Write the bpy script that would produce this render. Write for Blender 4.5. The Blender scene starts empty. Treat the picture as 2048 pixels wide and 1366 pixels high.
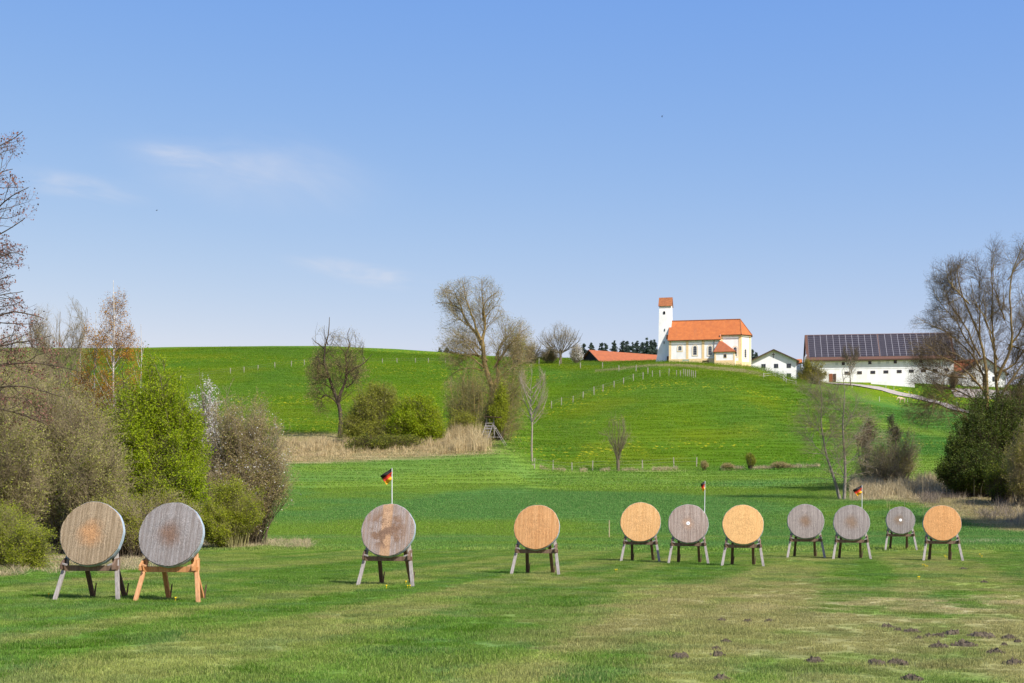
import bpy, math, random
import numpy as np
from mathutils import Vector, Matrix

# ------------------------------------------------------------------ camera, sky, sun, exposure
SC = bpy.context.scene
F = 2844.0            # focal length in pixels of the 2048 px wide photograph (50 mm lens)
CX, HZ, EYE = 1024.0, 1015.0, 1.85
cam_d = bpy.data.cameras.new('camera'); cam = bpy.data.objects.new('camera', cam_d)
SC.collection.objects.link(cam)
cam.location = (0, 0, EYE); cam.rotation_euler = (math.pi / 2, 0, 0)
cam_d.sensor_width = 36.0; cam_d.lens = 36.0 * F / 2048.0
cam_d.shift_y = (HZ - 683.0) / 2048.0
cam_d.clip_start = 0.1; cam_d.clip_end = 9000
SC.camera = cam

SUN_TO = Vector((0.66, -0.66, 1.0)).normalized()
SUN_EL = math.asin(SUN_TO.z); SUN_AZ = math.atan2(SUN_TO.x, SUN_TO.y)
sun_d = bpy.data.lights.new('sun', 'SUN'); sun_d.energy = 4.75; sun_d.angle = math.radians(0.53)
sun_d.color = (1.0, 0.955, 0.88)
sun = bpy.data.objects.new('sun', sun_d); SC.collection.objects.link(sun)
sun.rotation_euler = SUN_TO.to_track_quat('Z', 'Y').to_euler()

W = bpy.data.worlds.new('World'); SC.world = W; W.use_nodes = True
nt = W.node_tree; nt.nodes.clear()
def N(nt, typ, **kw):
    n = nt.nodes.new(typ)
    for k, v in kw.items(): setattr(n, k, v)
    return n
wo = N(nt, 'ShaderNodeOutputWorld'); bg = N(nt, 'ShaderNodeBackground')
sky = N(nt, 'ShaderNodeTexSky', sky_type='NISHITA', sun_disc=False)
sky.sun_elevation = SUN_EL; sky.sun_rotation = SUN_AZ
sky.altitude = 500; sky.air_density = 1.0; sky.dust_density = 1.0; sky.ozone_density = 1.0
SKY_STR = 0.10
bg.inputs['Strength'].default_value = SKY_STR
# thin cirrus: streaky noise laid on the sky direction
tc = N(nt, 'ShaderNodeTexCoord')
sep = N(nt, 'ShaderNodeSeparateXYZ'); nt.links.new(tc.outputs['Generated'], sep.inputs[0])
def cloud(az0, el0, raz, rel, slope, sc, seed, strength):
    """a soft elliptical patch of cirrus round azimuth/elevation (tangents), broken up by stretched noise"""
    dx = N(nt, 'ShaderNodeMath', operation='DIVIDE'); nt.links.new(sep.outputs['X'], dx.inputs[0]); nt.links.new(sep.outputs['Y'], dx.inputs[1])
    dz = N(nt, 'ShaderNodeMath', operation='DIVIDE'); nt.links.new(sep.outputs['Z'], dz.inputs[0]); nt.links.new(sep.outputs['Y'], dz.inputs[1])
    a = N(nt, 'ShaderNodeMath', operation='SUBTRACT'); nt.links.new(dx.outputs[0], a.inputs[0]); a.inputs[1].default_value = az0
    b = N(nt, 'ShaderNodeMath', operation='SUBTRACT'); nt.links.new(dz.outputs[0], b.inputs[0]); b.inputs[1].default_value = el0
    bs = N(nt, 'ShaderNodeMath', operation='MULTIPLY_ADD'); nt.links.new(a.outputs[0], bs.inputs[0]); bs.inputs[1].default_value = slope; nt.links.new(b.outputs[0], bs.inputs[2])
    cmb = N(nt, 'ShaderNodeCombineXYZ')
    sa = N(nt, 'ShaderNodeMath', operation='DIVIDE'); nt.links.new(a.outputs[0], sa.inputs[0]); sa.inputs[1].default_value = raz
    sb = N(nt, 'ShaderNodeMath', operation='DIVIDE'); nt.links.new(bs.outputs[0], sb.inputs[0]); sb.inputs[1].default_value = rel
    nt.links.new(sa.outputs[0], cmb.inputs[0]); nt.links.new(sb.outputs[0], cmb.inputs[1]); cmb.inputs[2].default_value = seed
    ln = N(nt, 'ShaderNodeVectorMath', operation='LENGTH')
    flat = N(nt, 'ShaderNodeCombineXYZ'); nt.links.new(sa.outputs[0], flat.inputs[0]); nt.links.new(sb.outputs[0], flat.inputs[1])
    nt.links.new(flat.outputs[0], ln.inputs[0])
    fall = N(nt, 'ShaderNodeMapRange', interpolation_type='SMOOTHERSTEP'); nt.links.new(ln.outputs['Value'], fall.inputs[0])
    fall.inputs[1].default_value = 1.0; fall.inputs[2].default_value = 0.0; fall.inputs[3].default_value = 0.0; fall.inputs[4].default_value = 1.0
    no = N(nt, 'ShaderNodeTexNoise'); nt.links.new(cmb.outputs[0], no.inputs['Vector'])
    no.inputs['Scale'].default_value = sc; no.inputs['Detail'].default_value = 5; no.inputs['Roughness'].default_value = 0.55; no.inputs['Distortion'].default_value = 0.8
    mr = N(nt, 'ShaderNodeMapRange', interpolation_type='SMOOTHSTEP'); nt.links.new(no.outputs['Fac'], mr.inputs[0])
    mr.inputs[1].default_value = 0.30; mr.inputs[2].default_value = 0.80; mr.inputs[3].default_value = 0.0; mr.inputs[4].default_value = strength
    m = N(nt, 'ShaderNodeMath', operation='MULTIPLY'); nt.links.new(fall.outputs[0], m.inputs[0]); nt.links.new(mr.outputs[0], m.inputs[1])
    return m
def tx(px): return (px - CX) / F
def tz(py): return (HZ - py) / F
cl = [cloud(tx(455), tz(325), 0.115, 0.022, 0.10, 0.8, 1.3, 0.42),
      cloud(tx(365), tz(313), 0.045, 0.012, 0.10, 0.8, 7.1, 0.5),
      cloud(tx(735), tz(548), 0.075, 0.012, 0.18, 0.9, 4.9, 0.8),
      cloud(tx(520), tz(345), 0.13, 0.045, 0.12, 0.7, 2.7, 0.5),
      cloud(tx(150), tz(372), 0.075, 0.016, 0.16, 0.9, 9.3, 0.45)]
prev = None
for c in cl:
    if prev is None: prev = c
    else:
        ad = N(nt, 'ShaderNodeMath', operation='ADD'); nt.links.new(prev.outputs[0], ad.inputs[0]); nt.links.new(c.outputs[0], ad.inputs[1]); prev = ad
front = N(nt, 'ShaderNodeMath', operation='GREATER_THAN'); nt.links.new(sep.outputs['Y'], front.inputs[0]); front.inputs[1].default_value = 0.05
pm = N(nt, 'ShaderNodeMath', operation='MULTIPLY', use_clamp=True); nt.links.new(prev.outputs[0], pm.inputs[0]); nt.links.new(front.outputs[0], pm.inputs[1])
mixc = N(nt, 'ShaderNodeMix', data_type='RGBA'); nt.links.new(pm.outputs[0], mixc.inputs[0])
# white balance and contrast of the camera for the clear sky
ssep = N(nt, 'ShaderNodeSeparateColor'); scmb = N(nt, 'ShaderNodeCombineColor'); nt.links.new(sky.outputs[0], ssep.inputs[0])
for ch, (gain, pw) in enumerate(((0.80, 1.24), (1.34, 0.76), (4.8, 0.10))):
    pn = N(nt, 'ShaderNodeMath', operation='POWER'); nt.links.new(ssep.outputs[ch], pn.inputs[0]); pn.inputs[1].default_value = pw
    gn = N(nt, 'ShaderNodeMath', operation='MULTIPLY'); nt.links.new(pn.outputs[0], gn.inputs[0]); gn.inputs[1].default_value = gain
    nt.links.new(gn.outputs[0], scmb.inputs[ch])
nt.links.new(scmb.outputs[0], mixc.inputs[6])
mixc.inputs[7].default_value = (4.9, 5.1, 5.75, 1)
nt.links.new(mixc.outputs[2], bg.inputs['Color']); nt.links.new(bg.outputs[0], wo.inputs['Surface'])

SC.view_settings.view_transform = 'Standard'; SC.view_settings.look = 'None'
SC.view_settings.exposure = 0.55; SC.view_settings.gamma = 1.0; SC.view_settings.use_curve_mapping = False
SC.render.engine = 'CYCLES'
SC.cycles.max_bounces = 5; SC.cycles.diffuse_bounces = 2; SC.cycles.glossy_bounces = 2; SC.cycles.transparent_max_bounces = 8
SC.cycles.transmission_bounces = 3

rng = np.random.default_rng(7)
random.seed(7)

# ------------------------------------------------------------------ object helpers
def link(o): SC.collection.objects.link(o); return o
def tag(o, label=None, cat=None, group=None, kind=None):
    if label: o['label'] = label
    if cat: o['category'] = cat
    if group: o['group'] = group
    if kind: o['kind'] = kind
    return o
def empty(name, loc, rz=0.0):
    o = bpy.data.objects.new(name, None); link(o); o.location = loc; o.rotation_euler = (0, 0, rz); o.empty_display_size = 0.3
    return o
def np_mesh(name, verts, quads=None, tris=None, attrs=None, smooth=False):
    me = bpy.data.meshes.new(name)
    verts = np.asarray(verts, dtype=np.float32).reshape(-1, 3)
    nq = 0 if quads is None else len(quads); ntr = 0 if tris is None else len(tris)
    me.vertices.add(len(verts)); me.vertices.foreach_set('co', verts.ravel())
    loops = []
    if nq: loops.append(np.asarray(quads, dtype=np.int32).ravel())
    if ntr: loops.append(np.asarray(tris, dtype=np.int32).ravel())
    loops = np.concatenate(loops)
    me.loops.add(len(loops)); me.loops.foreach_set('vertex_index', loops)
    me.polygons.add(nq + ntr)
    starts = np.concatenate([np.arange(nq) * 4, nq * 4 + np.arange(ntr) * 3]).astype(np.int32)
    me.polygons.foreach_set('loop_start', starts)
    try: me.polygons.foreach_set('loop_total', np.concatenate([np.full(nq, 4), np.full(ntr, 3)]).astype(np.int32))
    except Exception: pass
    me.update(calc_edges=True)
    if attrs:
        for k, a in attrs.items():
            a = np.asarray(a, dtype=np.float32)
            if a.ndim == 1:
                at = me.attributes.new(k, 'FLOAT', 'POINT'); at.data.foreach_set('value', a)
            else:
                at = me.attributes.new(k, 'FLOAT_COLOR', 'POINT')
                if a.shape[1] == 3: a = np.concatenate([a, np.ones((len(a), 1), np.float32)], 1)
                at.data.foreach_set('color', a.ravel())
    if smooth: me.polygons.foreach_set('use_smooth', np.ones(nq + ntr, dtype=bool))
    me.validate()
    return me
def np_obj(name, mat, parent=None, **kw):
    me = np_mesh(name, **kw); o = bpy.data.objects.new(name, me); link(o)
    if mat: me.materials.append(mat)
    if parent:
        o.parent = parent; o.matrix_parent_inverse = Matrix.Identity(4)
        # numpy geometry is given in world coordinates; bring it into the parent's frame
        bpy_loc = parent.location
        co = np.empty(len(me.vertices) * 3, dtype=np.float32); me.vertices.foreach_get('co', co)
        co = co.reshape(-1, 3) - np.array(bpy_loc, dtype=np.float32); me.vertices.foreach_set('co', co.ravel()); me.update()
    return o
class MB:
    """collects plain polygons in local coordinates, one material index each"""
    def __init__(s): s.v = []; s.f = []; s.m = []
    def face(s, pts, m=0):
        i = len(s.v); s.v += [tuple(p) for p in pts]; s.f.append(tuple(range(i, i + len(pts)))); s.m.append(m)
    def box(s, lo, hi, m=0):
        x0, y0, z0 = lo; x1, y1, z1 = hi
        i = len(s.v)
        s.v += [(x0,y0,z0),(x1,y0,z0),(x1,y1,z0),(x0,y1,z0),(x0,y0,z1),(x1,y0,z1),(x1,y1,z1),(x0,y1,z1)]
        for q in ((0,3,2,1),(4,5,6,7),(0,1,5,4),(1,2,6,5),(2,3,7,6),(3,0,4,7)):
            s.f.append(tuple(i + k for k in q)); s.m.append(m)
    def bar(s, a, b, w, d, m=0, up=(0, 1, 0), taper=1.0):
        a = Vector(a); b = Vector(b); t = (b - a).normalized(); u = Vector(up)
        x = t.cross(u)
        if x.length < 1e-4: x = t.cross(Vector((1, 0, 0)))
        x.normalize(); y = x.cross(t).normalized(); i = len(s.v)
        for p, k in ((a, 1.0), (b, taper)):
            for sx, sy in ((-1,-1),(1,-1),(1,1),(-1,1)): s.v.append(tuple(p + x * (w/2*k*sx) + y * (d/2*k*sy)))
        for q in ((0,3,2,1),(4,5,6,7),(0,1,5,4),(1,2,6,5),(2,3,7,6),(3,0,4,7)):
            s.f.append(tuple(i + k for k in q)); s.m.append(m)
    def prism(s, pts, off, m=0):
        """polygon pts extruded by vector off"""
        n = len(pts); i = len(s.v); off = Vector(off)
        s.v += [tuple(p) for p in pts] + [tuple(Vector(p) + off) for p in pts]
        s.f.append(tuple(i + k for k in range(n))[::-1]); s.m.append(m)
        s.f.append(tuple(i + n + k for k in range(n))); s.m.append(m)
        for k in range(n):
            j = (k + 1) % n; s.f.append((i+k, i+j, i+n+j, i+n+k)); s.m.append(m)
    def build(s, name, mats, parent=None, bevel=0.0, fix=True):
        me = bpy.data.meshes.new(name); me.from_pydata(s.v, [], s.f)
        mats = mats if isinstance(mats, (list, tuple)) else [mats]
        for mt in mats: me.materials.append(mt)
        me.polygons.foreach_set('material_index', s.m); me.update()
        if fix:
            import bmesh
            bm = bmesh.new(); bm.from_mesh(me); bmesh.ops.recalc_face_normals(bm, faces=bm.faces); bm.to_mesh(me); bm.free()
        o = bpy.data.objects.new(name, me); link(o)
        if parent: o.parent = parent
        if bevel:
            b = o.modifiers.new('b', 'BEVEL'); b.width = bevel; b.segments = 1
        return o

# ------------------------------------------------------------------ materials
def mat_new(name):
    m = bpy.data.materials.new(name); m.use_nodes = True; t = m.node_tree; t.nodes.clear()
    out = N(t, 'ShaderNodeOutputMaterial'); b = N(t, 'ShaderNodeBsdfPrincipled'); t.links.new(b.outputs[0], out.inputs[0])
    b.inputs['Roughness'].default_value = 0.8
    try: b.inputs['Specular IOR Level'].default_value = 0.25
    except Exception: pass
    return m, t, b, out
def rgb(t, c): 
    n = N(t, 'ShaderNodeRGB'); n.outputs[0].default_value = (*c, 1); return n.outputs[0]
def mixrgb(t, fac, a, b, mode='MIX'):
    n = N(t, 'ShaderNodeMix', data_type='RGBA', blend_type=mode)
    for s, v in ((0, fac), (6, a), (7, b)):
        if isinstance(v, (int, float)): n.inputs[s].default_value = v
        elif isinstance(v, tuple): n.inputs[s].default_value = (*v, 1)
        else: t.links.new(v, n.inputs[s])
    return n.outputs[2]
def noise(t, scale, detail=3, vec=None, stretch=None, rough=0.55, coord='Object'):
    if vec is None:
        c = N(t, 'ShaderNodeTexCoord'); vec = c.outputs[coord]
    if stretch:
        mp = N(t, 'ShaderNodeMapping'); mp.inputs['Scale'].default_value = stretch; t.links.new(vec, mp.inputs['Vector']); vec = mp.outputs[0]
    n = N(t, 'ShaderNodeTexNoise'); n.inputs['Scale'].default_value = scale; n.inputs['Detail'].default_value = detail; n.inputs['Roughness'].default_value = rough
    t.links.new(vec, n.inputs['Vector']); return n.outputs['Fac']
def ramp(t, v, a, b, lo=0.0, hi=1.0):
    n = N(t, 'ShaderNodeMapRange', interpolation_type='SMOOTHSTEP'); t.links.new(v, n.inputs[0])
    n.inputs[1].default_value = a; n.inputs[2].default_value = b; n.inputs[3].default_value = lo; n.inputs[4].default_value = hi
    return n.outputs[0]
def bump(t, b, h, strength, dist=0.02):
    n = N(t, 'ShaderNodeBump'); n.inputs['Strength'].default_value = strength; n.inputs['Distance'].default_value = dist
    t.links.new(h, n.inputs['Height']); t.links.new(n.outputs[0], b.inputs['Normal'])
def simple(name, c1, c2=None, scale=3.0, stretch=None, rough=0.85, bmp=0.0, detail=4):
    m, t, b, _ = mat_new(name); b.inputs['Roughness'].default_value = rough
    c2 = c2 or tuple(x * 0.75 for x in c1)
    f = noise(t, scale, detail, stretch=stretch)
    t.links.new(mixrgb(t, ramp(t, f, 0.3, 0.7), c1, c2), b.inputs['Base Color'])
    if bmp: bump(t, b, f, bmp)
    return m
def leafmat(name, c1, c2, trans=0.35, rough=0.7):
    """two-tone leaf: each leaf carries its own random value"""
    m, t, b, out = mat_new(name); b.inputs['Roughness'].default_value = rough
    a = N(t, 'ShaderNodeAttribute', attribute_name='rnd')
    col = mixrgb(t, a.outputs['Fac'], c1, c2)
    t.links.new(col, b.inputs['Base Color'])
    tr = N(t, 'ShaderNodeBsdfTranslucent'); t.links.new(col, tr.inputs[0])
    mx = N(t, 'ShaderNodeMixShader'); mx.inputs[0].default_value = trans
    t.links.new(b.outputs[0], mx.inputs[1]); t.links.new(tr.outputs[0], mx.inputs[2]); t.links.new(mx.outputs[0], out.inputs[0])
    return m

# ------------------------------------------------------------------ numpy noise
def _hash(ix, iy, seed):
    h = (ix.astype(np.int64) * 374761393 + iy.astype(np.int64) * 668265263 + seed * 1442695041) & 0xffffffff
    h = ((h ^ (h >> 13)) * 1274126177) & 0xffffffff
    return ((h ^ (h >> 16)) & 0xffffff) / float(0xffffff)
def vnoise(x, y, seed=0):
    ix = np.floor(x); iy = np.floor(y); fx = x - ix; fy = y - iy
    fx = fx*fx*(3-2*fx); fy = fy*fy*(3-2*fy)
    a = _hash(ix, iy, seed); b = _hash(ix+1, iy, seed); c = _hash(ix, iy+1, seed); d = _hash(ix+1, iy+1, seed)
    return (a*(1-fx)+b*fx)*(1-fy) + (c*(1-fx)+d*fx)*fy
def fbm(x, y, seed=0, oct=4):
    s = 0; a = 0.5; tot = 0
    for k in range(oct):
        s = s + a*vnoise(x*2**k + 17.3*k, y*2**k - 9.1*k, seed+k); tot += a; a *= 0.5
    return s/tot
def sstep(x, a, b):
    t = np.clip((x-a)/(b-a), 0, 1); return t*t*(3-2*t)

# ------------------------------------------------------------------ terrain heights
def pchip(x, y, xq):
    x = np.asarray(x, float); y = np.asarray(y, float); h = np.diff(x); d = np.diff(y)/h
    m = np.zeros_like(y)
    for i in range(1, len(x)-1):
        if d[i-1]*d[i] > 0:
            w1 = 2*h[i]+h[i-1]; w2 = h[i]+2*h[i-1]; m[i] = (w1+w2)/(w1/d[i-1]+w2/d[i])
    m[0] = d[0] if len(d) else 0; m[-1] = 0
    xq = np.clip(xq, x[0], x[-1]); i = np.clip(np.searchsorted(x, xq)-1, 0, len(x)-2)
    t = (xq-x[i])/h[i]
    return ((1+2*t)*(1-t)**2*y[i] + t*(1-t)**2*h[i]*m[i] + t*t*(3-2*t)*y[i+1] + t*t*(t-1)*h[i]*m[i+1])
COLS = {   # bearing (as pixel column) : distance, pixel row of the ground seen there
 -800: [(130,1010),(180,928),(215,868),(300,775),(360,728),(400,708),(450,706)],
 250:  [(130,1010),(180,928),(215,866),(300,772),(360,724),(400,702),(450,701)],
 600:  [(130,1010),(180,925),(215,862),(300,768),(360,720),(400,699),(450,699)],
 850:  [(130,1009),(180,914),(215,860),(300,775),(360,729),(400,710),(450,709)],
 1000: [(130,1006),(180,907),(215,862),(300,790),(360,738),(400,719),(450,718)],
 1100: [(130,1004),(186,941),(215,895),(260,835),(300,790),(345,742),(385,723),(450,722)],
 1200: [(130,1003),(186,943),(230,862),(270,802),(300,768),(340,740),(372,726),(450,727)],
 1340: [(130,1002),(186,942),(230,850),(270,786),(300,753),(322,739),(346,724),(380,723),(450,730)],
 1430: [(130,1002),(186,941),(230,850),(270,787),(300,754),(322,742),(344,729),(380,731),(450,740)],
 1505: [(130,1001),(186,940),(230,852),(270,793),(300,763),(322,750),(342,736),(385,750),(450,765)],
 1600: [(130,1000),(186,938),(230,862),(270,812),(310,782),(345,770),(392,762),(420,762),(470,775)],
 1700: [(130,997),(180,938),(230,880),(280,832),(330,800),(370,779),(394,764),(425,765),(500,785)],
 1820: [(130,994),(175,940),(230,892),(280,852),(340,818),(380,797),(394,766),(425,768),(500,785)],
 1960: [(130,992),(170,948),(230,902),(280,868),(340,834),(376,808),(394,770),(425,772),(500,790)],
 3000: [(130,990),(170,948),(230,905),(280,872),(340,840),(380,815),(402,790),(425,780),(500,800)],
}
YS = np.arange(0, 601, 2.0); PXS = np.arange(-800, 3001, 20.0)
_ck = sorted(COLS)
_ct = []
for c in _ck:
    ky = [0, 60, 92] + [y for y, _ in COLS[c]]
    kz = [0, 0, 0] + [EYE + (HZ-p)/F*y for y, p in COLS[c]]
    zl = kz[-1]
    ky += [600]; kz += [zl - 1]
    _ct.append(pchip(ky, kz, YS))
_ct = np.array(_ct)
TBL = np.array([pchip(_ck, _ct[:, j], PXS) for j in range(len(YS))])    # (Y, px)
def ground_np(X, Y):
    X = np.asarray(X, float); Y = np.asarray(Y, float)
    r = np.hypot(X, Y); th = np.arctan2(X, np.maximum(Y, 1e-6)); th = np.where(Y <= 0, np.sign(X+1e-9)*(math.pi - np.abs(np.arctan2(X, -np.minimum(Y,-1e-6)))), th)
    lim = math.radians(30)
    Ye = np.where(np.abs(th) < lim, np.maximum(Y, 0), r*math.cos(lim))
    px = CX + F*np.tan(np.clip(th, -lim, lim))
    yi = np.clip(Ye/2.0, 0, len(YS)-1.001); xi = np.clip((px-PXS[0])/20.0, 0, len(PXS)-1.001)
    y0 = yi.astype(int); x0 = xi.astype(int); fy = yi-y0; fx = xi-x0
    z = (TBL[y0,x0]*(1-fx)+TBL[y0,x0+1]*fx)*(1-fy) + (TBL[y0+1,x0]*(1-fx)+TBL[y0+1,x0+1]*fx)*fy
    z = z*(1 - sstep(np.abs(th), math.radians(80), math.radians(150)))
    z = z + (fbm(X/9.0, Y/9.0, 3, 3)-0.5)*0.10*sstep(r, 8, 60) + (fbm(X/40.0, Y/40.0, 5, 3)-0.5)*1.0*sstep(r, 95, 230)
    # low bank of rough grass along the left edge of the range
    z = z + 0.35*np.exp(-(((X+15.5)/6.0)**2 + ((Y-41)/6.0)**2))
    return z
def gz(x, y): return float(ground_np(np.array([x]), np.array([y]))[0])
def at(px, py, Y): return Vector(((px-CX)/F*Y, Y, EYE+(HZ-py)/F*Y))
def foot(px, Y):
    x = (px-CX)/F*Y; return Vector((x, Y, gz(x, Y)))
def hit(px, py, y0=12.0, y1=450.0):
    """first ground point seen in that direction"""
    ys = np.arange(y0, y1, 0.25); xs = (px-CX)/F*ys; z = ground_np(xs, ys)
    row = HZ - (z-EYE)/ys*F
    k = np.where(row <= py)[0]
    i = k[0] if len(k) else int(np.argmin(row))
    return Vector((xs[i], ys[i], z[i]))

# ------------------------------------------------------------------ colour of the turf (its own colour, in plan)
def turf(X, Y):
    px = CX + F*X/np.maximum(Y, 1)
    n1 = fbm(X/3.0, Y/5.0, 11, 4); n2 = fbm(X/1.1, Y/1.1, 12, 3); n3 = fbm(X/14.0, Y/20.0, 13, 3); n4 = fbm(X/0.35, Y/0.35, 14, 2)
    fd = sstep(Y, 110, 50); n4 = .5+(n4-.5)*fd; n2 = .5+(n2-.5)*(.3+.7*fd)
    st = fbm((X*0.25+Y*0.97)/22.0, (X*0.97-Y*0.25)/1.0, 15, 2)       # mowing lines
    lawn = np.array([.130, .245, .034]); lawn2 = np.array([.245, .310, .066]); dry = np.array([.340, .305, .125]); straw = np.array([.50, .42, .23])
    meadow = np.array([.100, .215, .050]); meadow2 = np.array([.150, .240, .030])
    hillc = np.array([.078, .160, .007]); hill2 = np.array([.100, .176, .006]); hill3 = np.array([.070, .155, .018]); low = np.array([.064, .165, .024])
    def mix(a, b, t): return a*(1-t)[..., None] + b*t[..., None]
    one = np.ones_like(X)[..., None]
    c = mix(lawn*one, lawn2*one, sstep(n1*0.35+st*0.65, .38, .60))
    c = mix(c, np.array([.105,.205,.055])*one, .75*sstep(fbm(X/.8, Y/.9, 27, 3), .5, .68)*.8); c = mix(c, np.array([.085,.185,.012])*one, .8*sstep(fbm(X/.5, Y/.6, 28, 3), .58, .72))
    dm = sstep(X/np.maximum(Y,1)*1.5 + (n3-0.5)*1.6 + (n2-.5)*1.0 + (st-.5)*1.1 + 0.10, 0.0, 0.85)*sstep(Y, 62, 45)
    dm = np.maximum(dm, 0.35*sstep(st+n2*.5, .72, .95)*sstep(Y, 60, 40))
    c = mix(c, dry*one, dm*0.85)
    sm = np.exp(-(((X-8.8)/3.4)**2 + ((Y-26.5)/3.2)**2))*sstep(n2+n4*.5, .62, .95)
    sm = np.maximum(sm, np.exp(-(((X-5.6)/2.6)**2 + ((Y-28)/3)**2))*sstep(n2+n4*.5, .75, 1.0)*.6)
    c = mix(c, straw*one, sm*0.85)
    # longer meadow behind the targets
    mm = sstep(Y + (n3-.5)*8, 60, 70)
    mc = mix(meadow*one, meadow2*one, np.clip(sstep(n3*.4+n1*.3+fbm(X/30., Y/25., 18, 3)*.6, .58, .85) + .6*sstep(Y+(n3-.5)*30, 138, 165), 0, 1))
    c = mix(c, mc, mm)
    c = mix(c, np.array([.22,.25,.07])*one, np.exp(-((Y-87+(n3-.5)*4)/1.6)**2)*0.55)
    # hillsides
    hm = sstep(Y + (n3-.5)*14, 184, 200)*sstep(px, 1800, 1600) + sstep(Y + (n3-.5)*14, 340, 380)*sstep(px, 1600, 1800)
    hm = np.clip(hm, 0, 1)
    hc = mix(hillc*one, hill2*one, sstep(fbm(X/20., Y/40., 21, 3), .3, .7))
    hc = mix(hc, hill3*one, .45*sstep(fbm(X/14., Y/22., 24, 4), .48, .72))
    lm = mix(low*one, meadow2*one, sstep(fbm(X/18., Y/30., 22, 3), .4, .7))
    c = mix(c, lm, sstep(Y, 170, 190)); c = mix(c, hc, hm)
    # bare, dead-grass strips: fence foot of the hill, path below the church, under the reeds and scrub
    yel = sstep(fbm(X/16., Y/22., 51, 4), .52, .68)*hm*sstep(px, 1900, 1500)
    c = mix(c, np.array([.19, .205, .004])*one, yel*.30)
    d1 = np.exp(-((Y-187-(fbm(X/6.,Y*0,31,2)-.5)*2)/0.9)**2)*sstep(px, 1085, 1100)*sstep(px, 1620, 1590)*sstep(fbm(X/3., Y*0, 32, 3), .42, .55)
    yp = 334 - (px-1300)*0.035
    d2 = np.exp(-((Y-yp)/2.6)**2)*sstep(px, 1180, 1260)*sstep(px, 1520, 1480)*(.5+.5*n2)
    c = mix(c, np.array([.38,.33,.16])*one, np.clip(d1*.8 + d2*.75, 0, 1))
    e1 = sstep(px, 545, 580)*sstep(px, 1010, 960)*sstep(Y, 176+(px-560)*.006, 180)*sstep(Y, 214, 208)
    e2 = sstep(px, 1640, 1760)*sstep(Y, 96+sstep(px, 2048, 1750)*30, 100+sstep(px, 2048, 1750)*30)*sstep(Y, 160, 145)
    e3 = sstep(px, 300, 240)*sstep(Y, 33.5+n1*2, 36)*sstep(Y, 75, 70)*sstep(n2*.6+n1*.5, .42, .6)
    e4 = sstep(px, 590, 480)*sstep(Y, 60, 66)*sstep(Y, 85, 78)*.8
    c = mix(c, np.array([.36,.275,.15])*one, np.clip(e1+e2+e3+e4, 0, 1)*(.55+.45*n2))
    c = c*(0.78+0.44*n4)[..., None]*(1-.10*sstep(Y, 62, 50))[..., None]
    return c.astype(np.float32)

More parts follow.
